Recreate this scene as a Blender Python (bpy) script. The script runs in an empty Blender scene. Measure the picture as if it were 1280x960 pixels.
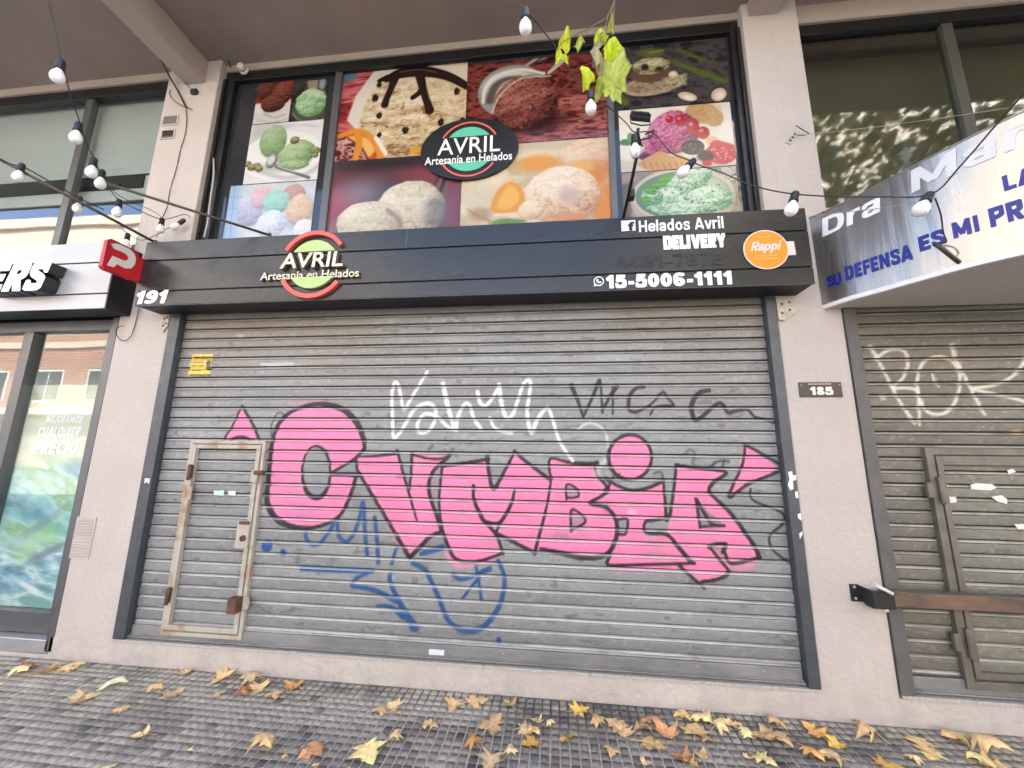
import bpy, bmesh, math, random
import numpy as np
from mathutils import Vector, Matrix
R = math.radians
scene = bpy.context.scene
col = scene.collection
PI = math.pi

# ------------------------------------------------------------------ camera
CAM = Vector((0.0, -2.83, 1.55))
FPX = 482.0
YAW, PITCH, ROLL = -0.10921230285, 0.18173893728, 0.01220224757
_f = Vector((math.sin(YAW)*math.cos(PITCH), math.cos(YAW)*math.cos(PITCH), math.sin(PITCH)))
_r0 = Vector((math.cos(YAW), -math.sin(YAW), 0))
_u0 = _r0.cross(_f)
_r = _r0*math.cos(ROLL) + _u0*math.sin(ROLL)
_u = -_r0*math.sin(ROLL) + _u0*math.cos(ROLL)
cam_d = bpy.data.cameras.new('camera')
cam_o = bpy.data.objects.new('camera', cam_d); col.objects.link(cam_o)
cam_d.sensor_width = 36; cam_d.lens = FPX/1280*36
cam_d.clip_start = 0.02; cam_d.clip_end = 2000
cam_o.matrix_world = Matrix(((_r.x, _u.x, -_f.x, CAM.x), (_r.y, _u.y, -_f.y, CAM.y), (_r.z, _u.z, -_f.z, CAM.z), (0, 0, 0, 1)))
scene.camera = cam_o

# ------------------------------------------------------------------ sky, sun, exposure
SUN_EL, SUN_AZ = 47, 20          # the sun stands behind the shop building and lights the far side of the street
world = bpy.data.worlds.new('World'); scene.world = world; world.use_nodes = True
nt = world.node_tree; bg = nt.nodes['Background']
sky = nt.nodes.new('ShaderNodeTexSky'); sky.sky_type = 'NISHITA'; sky.sun_disc = False
sky.sun_elevation = R(SUN_EL); sky.sun_rotation = R(SUN_AZ)
sky.air_density = 0.8; sky.dust_density = 3.0; sky.ozone_density = 1.0
nt.links.new(sky.outputs[0], bg.inputs[0]); bg.inputs[1].default_value = 0.15
sun_d = bpy.data.lights.new('sun', 'SUN'); sun_d.energy = 3.0; sun_d.angle = R(0.5); sun_d.color = (1, 0.93, 0.83)
sun_o = bpy.data.objects.new('sun', sun_d); col.objects.link(sun_o)
_sd = Vector((math.sin(R(SUN_AZ))*math.cos(R(SUN_EL)), math.cos(R(SUN_AZ))*math.cos(R(SUN_EL)), math.sin(R(SUN_EL))))
sun_o.rotation_euler = _sd.to_track_quat('Z', 'Y').to_euler(); sun_o.location = (0, 30, 40)
vs = scene.view_settings
vs.view_transform = 'Standard'; vs.look = 'None'; vs.gamma = 1; vs.exposure = 2.84; vs.use_curve_mapping = False
scene.cycles.max_bounces = 8; scene.cycles.diffuse_bounces = 4; scene.cycles.glossy_bounces = 4
scene.cycles.transparent_max_bounces = 12; scene.cycles.transmission_bounces = 4
scene.cycles.use_denoising = True
scene.cycles.sample_clamp_indirect = 6

# ------------------------------------------------------------------ measuring: a photo pixel seen on a plane of the place
def ray(x, y): return _r*((x-640)/FPX) - _u*((y-480)/FPX) + _f
def on_y(x, y, Y=0.0):
    d = ray(x, y); return CAM + d*((Y-CAM.y)/d.y)
def on_x(x, y, X):
    d = ray(x, y); return CAM + d*((X-CAM.x)/d.x)
def on_z(x, y, Z):
    d = ray(x, y); return CAM + d*((Z-CAM.z)/d.z)

# ------------------------------------------------------------------ colour and materials
def lin(c):
    c = np.asarray(c, float)
    return np.where(c <= .04045, c/12.92, ((np.maximum(c, .0001)+.055)/1.055)**2.4)
def rgb(r, g, b): return tuple(float(v) for v in lin((r/255, g/255, b/255)))
def mat(name, color, rough=.6, metal=0., noise=0., nscale=6., bump=0., bscale=40., detail=6, spec=.5, stretch=(1, 1, 1), color2=None, rvar=0., attr=False, bdist=.002):
    m = bpy.data.materials.new(name); m.use_nodes = True
    n = m.node_tree.nodes; l = m.node_tree.links; p = n['Principled BSDF']
    p.inputs['Roughness'].default_value = rough; p.inputs['Metallic'].default_value = metal
    p.inputs['Specular IOR Level'].default_value = spec
    p.inputs['Base Color'].default_value = (*color, 1)
    tc = n.new('ShaderNodeTexCoord'); mp = n.new('ShaderNodeMapping'); mp.inputs['Scale'].default_value = stretch
    l.new(tc.outputs['Object'], mp.inputs['Vector'])
    src = None
    if attr:
        a = n.new('ShaderNodeAttribute'); a.attribute_name = 'Col'; src = a.outputs['Color']
    if noise > 0 or color2:
        t = n.new('ShaderNodeTexNoise'); t.inputs['Scale'].default_value = nscale; t.inputs['Detail'].default_value = detail; t.inputs['Roughness'].default_value = .65
        l.new(mp.outputs[0], t.inputs['Vector'])
        if color2:
            rp = n.new('ShaderNodeValToRGB'); rp.color_ramp.elements[0].position = .5-.25*noise; rp.color_ramp.elements[1].position = .5+.25*noise
            rp.color_ramp.elements[0].color = (*color, 1); rp.color_ramp.elements[1].color = (*color2, 1)
            l.new(t.outputs['Fac'], rp.inputs['Fac']); src = rp.outputs[0]
        else:
            mr = n.new('ShaderNodeMapRange'); mr.inputs[1].default_value = .25; mr.inputs[2].default_value = .75
            mr.inputs[3].default_value = 1-noise; mr.inputs[4].default_value = 1+noise; l.new(t.outputs['Fac'], mr.inputs[0])
            mx = n.new('ShaderNodeMix'); mx.data_type = 'RGBA'; mx.blend_type = 'MULTIPLY'; mx.inputs[0].default_value = 1
            if src: l.new(src, mx.inputs[6])
            else: mx.inputs[6].default_value = (*color, 1)
            l.new(mr.outputs[0], mx.inputs[7]); src = mx.outputs[2]
    if src: l.new(src, p.inputs['Base Color'])
    if rvar > 0:
        t2 = n.new('ShaderNodeTexNoise'); t2.inputs['Scale'].default_value = nscale*2.3; t2.inputs['Detail'].default_value = 5
        l.new(mp.outputs[0], t2.inputs['Vector'])
        mr2 = n.new('ShaderNodeMapRange'); mr2.inputs[1].default_value = .3; mr2.inputs[2].default_value = .7
        mr2.inputs[3].default_value = max(.02, rough-rvar); mr2.inputs[4].default_value = min(1, rough+rvar)
        l.new(t2.outputs['Fac'], mr2.inputs[0]); l.new(mr2.outputs[0], p.inputs['Roughness'])
    if bump > 0:
        b = n.new('ShaderNodeBump'); b.inputs['Strength'].default_value = bump; b.inputs['Distance'].default_value = bdist
        t3 = n.new('ShaderNodeTexNoise'); t3.inputs['Scale'].default_value = bscale; t3.inputs['Detail'].default_value = 5
        l.new(mp.outputs[0], t3.inputs['Vector']); l.new(t3.outputs['Fac'], b.inputs['Height']); l.new(b.outputs[0], p.inputs['Normal'])
    return m

M = {}
M['plaster'] = mat('plaster', (.490, .438, .402), .9, noise=.07, nscale=1.7, bump=.75, bscale=26, bdist=.012, spec=.25)
def weather(m):
    n = m.node_tree.nodes; l = m.node_tree.links; p = n['Principled BSDF']; old = p.inputs['Base Color'].links[0].from_socket
    tc = n.new('ShaderNodeTexCoord'); sx = n.new('ShaderNodeSeparateXYZ'); l.new(tc.outputs['Object'], sx.inputs[0])
    def noise(sc, d, st):
        mp = n.new('ShaderNodeMapping'); mp.inputs['Scale'].default_value = st; l.new(tc.outputs['Object'], mp.inputs['Vector'])
        t = n.new('ShaderNodeTexNoise'); t.inputs['Scale'].default_value = sc; t.inputs['Detail'].default_value = d; l.new(mp.outputs[0], t.inputs['Vector']); return t.outputs['Fac']
    def ramp(s, a, b, lo, hi):
        r = n.new('ShaderNodeMapRange'); r.inputs[1].default_value = a; r.inputs[2].default_value = b; r.inputs[3].default_value = lo; r.inputs[4].default_value = hi; l.new(s, r.inputs[0]); return r.outputs[0]
    def mul(a, b):
        q = n.new('ShaderNodeMath'); q.operation = 'MULTIPLY'; l.new(a, q.inputs[0]); l.new(b, q.inputs[1]); return q.outputs[0]
    def mix(f, base, c):
        x = n.new('ShaderNodeMix'); x.data_type = 'RGBA'; l.new(f, x.inputs[0]); l.new(base, x.inputs[6]); x.inputs[7].default_value = (*c, 1); return x.outputs[2]
    c = mix(mul(ramp(sx.outputs[2], .30, .0, 0, 1), ramp(noise(9, 8, (1, 1, 1)),   .40, .68, 0, .34)), old, (.27, .24, .215))      # splashed dirt at the foot
    c = mix(ramp(noise(5, 6, (6, 6, .45)), .60, .76, 0, .22), c, (.33, .29, .26))                                             # rain streaks
    c = mix(ramp(noise(2.2, 5, (1, 1, 1)), .56, .72, 0, .25), c, (.60, .56, .53))                                             # touched-up patches
    c = mix(ramp(noise(75, 3, (1, 1, 1)), .72, .76, 0, .5), c, (.30, .27, .25))                                               # specks
    l.new(c, p.inputs['Base Color'])
weather(M['plaster'])
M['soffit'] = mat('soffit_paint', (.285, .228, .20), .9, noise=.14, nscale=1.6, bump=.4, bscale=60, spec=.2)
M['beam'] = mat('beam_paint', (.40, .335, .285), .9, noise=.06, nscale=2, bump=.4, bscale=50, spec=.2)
M['guide'] = mat('guide_steel', (.072, .082, .093), .42, .3, noise=.25, nscale=9, rvar=.12, bump=.15)
M['guide_brown'] = mat('guide_paint', (.105, .10, .095), .55, .1, noise=.25, nscale=8, bump=.2)
M['shutter'] = mat('galvanised_slat', (.3, .3, .3), .50, .18, noise=.10, nscale=38, detail=8, attr=True, rvar=.08, stretch=(.45, 1, 1), bump=.05, bscale=130)
M['rail'] = mat('rail_steel', (.235, .235, .23), .5, .3, noise=.35, nscale=7, bump=.3, bscale=50, stretch=(.4, 1, 1))
M['cream_rust'] = mat('cream_paint_rusting', (.42, .385, .325), .6, noise=.55, nscale=5, color2=(.30, .15, .07), detail=9, bump=.4, bscale=60)
M['cream_rust'].node_tree.nodes['Color Ramp'].color_ramp.elements[0].position = .50
M['cream_rust'].node_tree.nodes['Color Ramp'].color_ramp.elements[1].position = .69
M['rust'] = mat('rusty_steel', (.085, .045, .03), .7, .2, noise=.7, nscale=12, color2=(.17, .085, .05), bump=.5, bscale=60)
M['bar_rust'] = mat('rusting_bar', (.22, .125, .075), .7, .15, noise=.6, nscale=9, color2=(.075, .058, .048), detail=9, bump=.4, bscale=60, stretch=(.3, 1, 1))
M['brown_frame'] = mat('brown_steel_paint', (.15, .135, .115), .5, .25, noise=.3, nscale=9, bump=.25)
M['old_zinc'] = mat('old_zinc', (.45, .41, .36), .6, .3, noise=.45, nscale=22, bump=.3)
M['sign_black'] = mat('graphite_panel', (.018, .0195, .021), .27, .0, noise=.05, nscale=2, rvar=.015, stretch=(.3, 1, 1), spec=.5)
M['sign_under'] = mat('black_sheet', (.012, .012, .014), .5, spec=.3)
M['groove'] = mat('groove_black', (.006, .006, .007), .7)
M['silver'] = mat('silver_panel', (.40, .415, .435), .35, .25, noise=.06, nscale=2, rvar=.08, stretch=(.3, 1, 1))
M['white'] = mat('white_vinyl', (.80, .80, .80), .45, noise=.03, nscale=20)
M['letter_white'] = mat('white_acrylic', (.84, .84, .84), .3)
M['letter_side'] = mat('black_letter_edge', (.018, .02, .022), .4)
M['ghost'] = mat('ghost_glue', (.016, .016, .017), .75, noise=.8, nscale=45, color2=(.05, .05, .05))
M['cream_letter'] = mat('cream_letter', (.68, .63, .50), .45, noise=.1, nscale=30)
M['letter_wood'] = mat('tan_letter_edge', (.20, .15, .09), .6)
M['logo_red'] = mat('logo_red', (.62, .10, .075), .45, noise=.08, nscale=14)
M['logo_green'] = mat('logo_green', (.42, .55, .21), .5, noise=.06, nscale=14)
M['logo_teal'] = mat('logo_teal', (.10, .46, .30), .45)
M['oval_black'] = mat('oval_black', (.012, .012, .012), .35)
M['coral'] = mat('coral_red', (.66, .12, .085), .45)
M['orange'] = mat('orange_vinyl', (.86, .27, .012), .4, noise=.03, nscale=30)
M['pale_pink'] = mat('pale_pink_vinyl', (.78, .60, .58), .5)
M['red'] = mat('red_panel', (.52, .012, .025), .4, noise=.08, nscale=8)
M['red_edge'] = mat('red_edge', (.30, .008, .015), .5)
M['bone'] = mat('bone_white', (.68, .64, .58), .5)
M['frame'] = mat('black_aluminium', (.016, .017, .018), .35, .2, noise=.15, nscale=6, rvar=.08)
M['frame_grey'] = mat('grey_aluminium', (.115, .12, .125), .38, .4, noise=.12, nscale=5, rvar=.08)
M['frame_olive'] = mat('olive_aluminium', (.10, .10, .085), .45, .3, noise=.12, nscale=5)
M['sill_alu'] = mat('sill_aluminium', (.42, .43, .44), .35, .5, noise=.1, nscale=8)
M['granite'] = mat('sill_stone', (.30, .285, .26), .75, noise=.6, nscale=90, color2=(.48, .46, .43), bump=.3)
M['rubber'] = mat('black_rubber', (.015, .016, .017), .45)
M['cable_dark'] = mat('dark_cable', (.03, .028, .027), .55)
M['cable_pale'] = mat('pale_cable', (.42, .38, .34), .6)
M['rod'] = mat('bronze_rod', (.10, .085, .065), .4, .6, noise=.3, nscale=20)
M['rod_black'] = mat('black_rod', (.022, .018, .016), .4, .4, noise=.3, nscale=20)
M['bulb'] = mat('opal_glass', (.86, .85, .82), .12)
M['bulb'].node_tree.nodes['Principled BSDF'].inputs['Subsurface Weight'].default_value = .25
M['bulb'].node_tree.nodes['Principled BSDF'].inputs['Subsurface Radius'].default_value = (.02, .02, .02)
M['lens'] = mat('lamp_lens', (.25, .25, .24), .1)
M['plate_brown'] = mat('brown_enamel', (.022, .012, .012), .3)
M['numeral'] = mat('numeral_grey', (.70, .69, .66), .5)
M['vent'] = mat('vent_paint', (.50, .45, .42), .7, noise=.05)
M['vent_dark'] = mat('vent_hole', (.03, .026, .024), .9)
def joint_mat():
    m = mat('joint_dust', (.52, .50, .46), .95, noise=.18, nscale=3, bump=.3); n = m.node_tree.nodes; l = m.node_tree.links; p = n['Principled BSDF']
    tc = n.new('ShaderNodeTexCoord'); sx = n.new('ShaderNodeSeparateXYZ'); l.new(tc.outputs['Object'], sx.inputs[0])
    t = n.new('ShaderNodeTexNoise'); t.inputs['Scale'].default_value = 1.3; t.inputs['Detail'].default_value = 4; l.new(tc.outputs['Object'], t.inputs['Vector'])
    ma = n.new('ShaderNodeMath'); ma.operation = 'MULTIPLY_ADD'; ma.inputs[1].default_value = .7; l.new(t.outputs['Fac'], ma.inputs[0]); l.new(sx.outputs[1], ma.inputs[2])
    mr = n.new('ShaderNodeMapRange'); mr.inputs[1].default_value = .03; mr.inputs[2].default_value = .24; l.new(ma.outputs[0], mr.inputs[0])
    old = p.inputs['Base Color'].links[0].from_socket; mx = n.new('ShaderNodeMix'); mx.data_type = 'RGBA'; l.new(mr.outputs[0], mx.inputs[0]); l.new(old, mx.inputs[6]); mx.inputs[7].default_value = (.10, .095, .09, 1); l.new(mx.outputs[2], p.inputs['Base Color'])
    return m
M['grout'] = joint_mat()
M['sign_soffit'] = mat('sign_underside', (.50, .45, .41), .8, noise=.06, nscale=2)
M['white_rim'] = mat('white_rim', (.74, .74, .73), .4)
M['blue_letter'] = mat('blue_vinyl', (.006, .014, .24), .45, noise=.15, nscale=20)
M['pale_letter'] = mat('pale_letter', (.66, .67, .70), .3)
M['ceiling_white'] = mat('lamp_white', (.62, .60, .56), .5)

def steel_mirror():
    m = bpy.data.materials.new('polished_sheet_steel'); m.use_nodes = True
    n = m.node_tree.nodes; l = m.node_tree.links; p = n['Principled BSDF']
    p.inputs['Base Color'].default_value = (.37, .355, .33, 1); p.inputs['Metallic'].default_value = .82
    tc = n.new('ShaderNodeTexCoord'); mp = n.new('ShaderNodeMapping'); mp.inputs['Scale'].default_value = (9, 9, .6)
    t = n.new('ShaderNodeTexNoise'); t.inputs['Scale'].default_value = 1; t.inputs['Detail'].default_value = 3
    b = n.new('ShaderNodeBump'); b.inputs['Strength'].default_value = .45; b.inputs['Distance'].default_value = .014
    l.new(tc.outputs['Object'], mp.inputs['Vector']); l.new(mp.outputs[0], t.inputs['Vector']); l.new(t.outputs['Fac'], b.inputs['Height']); l.new(b.outputs[0], p.inputs['Normal'])
    mr = n.new('ShaderNodeMapRange'); mr.inputs[3].default_value = .20; mr.inputs[4].default_value = .38
    l.new(t.outputs['Fac'], mr.inputs[0]); l.new(mr.outputs[0], p.inputs['Roughness'])
    return m
M['steel'] = steel_mirror()

def glass(name, ior=2.2, tint=(.92, .95, .94), film=None, filmw=0., rough=.012):
    m = bpy.data.materials.new(name); m.use_nodes = True
    n = m.node_tree.nodes; l = m.node_tree.links; n.remove(n['Principled BSDF']); out = n['Material Output']
    tr = n.new('ShaderNodeBsdfTransparent'); tr.inputs[0].default_value = (*tint, 1)
    gl = n.new('ShaderNodeBsdfGlossy'); gl.inputs['Roughness'].default_value = rough
    fr = n.new('ShaderNodeFresnel'); geo = n.new('ShaderNodeNewGeometry'); mi = n.new('ShaderNodeMapRange'); mi.inputs[3].default_value = ior; mi.inputs[4].default_value = 1/ior   # same reflectance from either side of the pane
    l.new(geo.outputs['Backfacing'], mi.inputs[0]); l.new(mi.outputs[0], fr.inputs[0])
    tc = n.new('ShaderNodeTexCoord'); t = n.new('ShaderNodeTexNoise'); t.inputs['Scale'].default_value = .9; t.inputs['Detail'].default_value = 1
    b = n.new('ShaderNodeBump'); b.inputs['Strength'].default_value = .12; b.inputs['Distance'].default_value = .02
    l.new(tc.outputs['Object'], t.inputs['Vector']); l.new(t.outputs['Fac'], b.inputs['Height']); l.new(b.outputs[0], gl.inputs['Normal'])
    base = tr.outputs[0]
    if film:
        df = n.new('ShaderNodeBsdfDiffuse'); df.inputs[0].default_value = (*film, 1)
        m0 = n.new('ShaderNodeMixShader'); m0.inputs[0].default_value = filmw
        l.new(tr.outputs[0], m0.inputs[1]); l.new(df.outputs[0], m0.inputs[2]); base = m0.outputs[0]
    mx = n.new('ShaderNodeMixShader'); l.new(fr.outputs[0], mx.inputs[0]); l.new(base, mx.inputs[1]); l.new(gl.outputs[0], mx.inputs[2])
    l.new(mx.outputs[0], out.inputs['Surface'])
    return m
M['glass'] = glass('window_glass', 2.6)
M['glass_dark'] = glass('tinted_window_glass', 2.4, (.6, .64, .55), rough=.05)

def leaf_mat(name, trans=.0):
    m = mat(name, (.4, .3, .1), .65, noise=.22, nscale=28, attr=True, bump=.35, bscale=70, bdist=.003)
    if trans:
        n = m.node_tree.nodes; l = m.node_tree.links; p = n['Principled BSDF']; out = n['Material Output']
        t = n.new('ShaderNodeBsdfTranslucent'); ms = n.new('ShaderNodeMixShader'); ms.inputs[0].default_value = trans
        a = [x for x in n if x.type == 'ATTRIBUTE'][0]; l.new(a.outputs['Color'], t.inputs[0])
        l.new(p.outputs[0], ms.inputs[1]); l.new(t.outputs[0], ms.inputs[2]); l.new(ms.outputs[0], out.inputs['Surface'])
    return m
M['dry_leaf'] = leaf_mat('dry_leaf', .12)
M['live_leaf'] = leaf_mat('live_leaf', .45)
M['twig'] = mat('twig', (.16, .12, .07), .8, noise=.3, nscale=30)

# ------------------------------------------------------------------ objects
def tag(o, label=None, cat=None, group=None, kind=None):
    if label: o['label'] = label
    if cat: o['category'] = cat
    if group: o['group'] = group
    if kind: o['kind'] = kind
    return o
def empty(name, loc=(0, 0, 0), label=None, cat=None, group=None):
    o = bpy.data.objects.new(name, None); col.objects.link(o); o.location = loc; o.empty_display_size = .05
    return tag(o, label, cat, group)
def link(name, me, parent=None):
    o = bpy.data.objects.new(name, me); col.objects.link(o)
    if parent is not None:
        o.parent = parent
        w = Vector((0, 0, 0)); q = parent
        while q is not None: w += q.location; q = q.parent
        o.location = -w                      # all meshes are written in world metres
    return o
class MB:
    """collects shapes in world metres, links them as ONE mesh object"""
    def __init__(s): s.bm = bmesh.new(); s.mi = 0
    def box(s, x0, x1, y0, y1, z0, z1, bevel=0.):
        v = [s.bm.verts.new(c) for c in ((x0, y0, z0), (x1, y0, z0), (x1, y1, z0), (x0, y1, z0), (x0, y0, z1), (x1, y0, z1), (x1, y1, z1), (x0, y1, z1))]
        fs = []
        for q in ((3, 2, 1, 0), (4, 5, 6, 7), (0, 1, 5, 4), (1, 2, 6, 5), (2, 3, 7, 6), (3, 0, 4, 7)):
            f = s.bm.faces.new([v[i] for i in q]); f.material_index = s.mi; fs.append(f)
        if bevel > 0:
            es = list({e for f in fs for e in f.edges})
            r = bmesh.ops.bevel(s.bm, geom=es, offset=bevel, segments=2, affect='EDGES', profile=.5)
            for f in r['faces']: f.material_index = s.mi
        return s
    def tube(s, pts, r, seg=8, r1=None, cap=True):
        pts = [Vector(p) for p in pts]; n = len(pts); rings = []
        up = Vector((0, 0, 1))
        for i, p in enumerate(pts):
            d = (pts[min(i+1, n-1)] - pts[max(i-1, 0)])
            if d.length < 1e-9: d = Vector((0, 0, 1))
            d.normalize()
            a = d.cross(up)
            if a.length < .05: a = d.cross(Vector((1, 0, 0)))
            a.normalize(); b = a.cross(d)
            rr = r if r1 is None else r + (r1-r)*i/(n-1)
            rings.append([s.bm.verts.new(p + (a*math.cos(2*PI*k/seg) + b*math.sin(2*PI*k/seg))*rr) for k in range(seg)])
        for i in range(n-1):
            for k in range(seg):
                f = s.bm.faces.new((rings[i][k], rings[i][(k+1) % seg], rings[i+1][(k+1) % seg], rings[i+1][k])); f.smooth = True; f.material_index = s.mi
        if cap:
            for rg in (rings[0], rings[-1][::-1]):
                f = s.bm.faces.new(rg); f.material_index = s.mi
        return s
    def lathe(s, prof, centre, axis=(0, 0, 1), seg=16):
        ax = Vector(axis).normalized(); a = ax.cross(Vector((.31, .95, .02))); a.normalize(); b = ax.cross(a); c = Vector(centre)
        rings = []
        for (rr, h) in prof:
            rings.append([s.bm.verts.new(c + ax*h + (a*math.cos(2*PI*k/seg) + b*math.sin(2*PI*k/seg))*max(rr, 1e-4)) for k in range(seg)])
        for i in range(len(prof)-1):
            for k in range(seg):
                f = s.bm.faces.new((rings[i][k], rings[i][(k+1) % seg], rings[i+1][(k+1) % seg], rings[i+1][k])); f.smooth = True; f.material_index = s.mi
        for rg in (rings[0][::-1], rings[-1]):
            f = s.bm.faces.new(rg); f.material_index = s.mi
        return s
    def prism(s, front, back, side_mi=None):
        """front/back: matching loops of world points"""
        a = [s.bm.verts.new(p) for p in front]; b = [s.bm.verts.new(p) for p in back]; n = len(a)
        f = s.bm.faces.new(a); f.material_index = s.mi
        f = s.bm.faces.new(b[::-1]); f.material_index = s.mi if side_mi is None else side_mi
        for i in range(n):
            f = s.bm.faces.new((a[i], b[i], b[(i+1) % n], a[(i+1) % n])); f.material_index = s.mi if side_mi is None else side_mi
        return s
    def plate(s, pts, y0, y1, side_mi=None):
        """outline of (x, z) points standing in the wall plane, from y0 (front) back to y1"""
        return s.prism([(x, y0, z) for x, z in pts], [(x, y1, z) for x, z in pts], side_mi)
    def quad(s, *p):
        f = s.bm.faces.new([s.bm.verts.new(q) for q in p]); f.material_index = s.mi; return s
    def build(s, name, mats, parent=None, recalc=True):
        if recalc: bmesh.ops.recalc_face_normals(s.bm, faces=s.bm.faces[:])
        me = bpy.data.meshes.new(name); s.bm.to_mesh(me); s.bm.free()
        for m in (mats if isinstance(mats, (list, tuple)) else [mats]): me.materials.append(m)
        return link(name, me, parent)
def circ(cx, cz, rx, rz, n=40, a0=0, a1=360):
    full = abs(a1-a0) >= 360
    return [(cx+rx*math.cos(R(a0+(a1-a0)*i/(n if full else n-1))), cz+rz*math.sin(R(a0+(a1-a0)*i/(n if full else n-1)))) for i in range(n)]

def text_mesh(s, bold=0., shear=0., depth=0., spacing=1., bevel=0.):
    c = bpy.data.curves.new('lettering', 'FONT'); c.body = s; c.size = 1; c.offset = bold; c.shear = shear; c.extrude = depth; c.space_character = spacing
    c.resolution_u = 6; c.bevel_depth = bevel
    o = bpy.data.objects.new('lettering', c); col.objects.link(o)
    bpy.context.view_layer.update()
    dg = bpy.context.evaluated_depsgraph_get()
    me = bpy.data.meshes.new_from_object(o.evaluated_get(dg))
    bpy.data.objects.remove(o); bpy.data.curves.remove(c)
    return me
def text_on_wall(name, s, x0, x1, z0, z1, y, mats, parent, bold=0., shear=0., depth=.002, spacing=1., tilt=0., cap=None, heavy=None):
    """lettering facing the street: its drawn box is fitted to x0..x1, z0..z1; front at y"""
    d = 1.0
    me = heavy_mesh(s, heavy, shear, spacing) if heavy else text_mesh(s, bold, shear, .5, spacing)
    n = len(me.vertices); co = np.zeros(n*3, np.float32); me.vertices.foreach_get('co', co); co = co.reshape(-1, 3)
    mn, mx = co.min(0), co.max(0)
    if cap: # fit by capital height instead of the drawn box (keeps descenders below z0)
        mn[1] = 0; mx[1] = cap
    u = (co[:, 0]-mn[0])/(mx[0]-mn[0]); v = (co[:, 1]-mn[1])/(mx[1]-mn[1]); w = (co[:, 2]-co[:, 2].min())/max(1e-6, (co[:, 2].max()-co[:, 2].min()))
    out = np.stack([x0+u*(x1-x0), y+(1-w)*depth, z0+v*(z1-z0)+tilt*u], 1)
    me.vertices.foreach_set('co', out.astype(np.float32).ravel()); me.update()
    ms = mats if isinstance(mats, (list, tuple)) else [mats]
    me.materials.clear()
    for m in ms: me.materials.append(m)
    if len(ms) > 1:
        for p in me.polygons: p.material_index = 0 if p.normal.y < -.7 else 1
    else:
        for p in me.polygons: p.material_index = 0
    return link(name, me, parent)

# ------------------------------------------------------------------ paint: pigment computed per vertex on flat posters and on the slats
def vnoise(u, v, seed=0):
    iu = np.floor(u).astype(np.int64); iv = np.floor(v).astype(np.int64); fu = u-iu; fv = v-iv
    fu = fu*fu*(3-2*fu); fv = fv*fv*(3-2*fv)
    def h(a, b):
        q = (a*374761393 + b*668265263 + seed*974711) & 0x7fffffff
        q = ((q ^ (q >> 13))*1274126177) & 0x7fffffff
        return ((q ^ (q >> 16)) & 0xffff)/65535.
    return (h(iu, iv)*(1-fu)+h(iu+1, iv)*fu)*(1-fv) + (h(iu, iv+1)*(1-fu)+h(iu+1, iv+1)*fu)*fv
def fbm(u, v, seed=0, o=4):
    t = 0; a = .5; n = 0
    for k in range(o): t = t+a*vnoise(u*2**k, v*2**k, seed+k*17); n += a; a *= .55
    return t/n
def sstep(e0, e1, x):
    t = np.clip((x-e0)/((e1-e0) or 1e-12), 0, 1); return t*t*(3-2*t)
def smooth_pts(pts, k=6, closed=False):
    p = np.array(pts, float); n = len(p)
    if n < 3: return p
    out = []
    rng = range(n if closed else n-1)
    for i in rng:
        if closed: a, b, c, d = p[(i-1) % n], p[i], p[(i+1) % n], p[(i+2) % n]
        else: a, b, c, d = p[max(i-1, 0)], p[i], p[i+1], p[min(i+2, n-1)]
        for t in np.arange(k)/k:
            out.append(.5*(2*b+(c-a)*t+(2*a-5*b+4*c-d)*t*t+(3*b-a-3*c+d)*t**3))
    if not closed: out.append(p[-1])
    return np.array(out)
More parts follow.
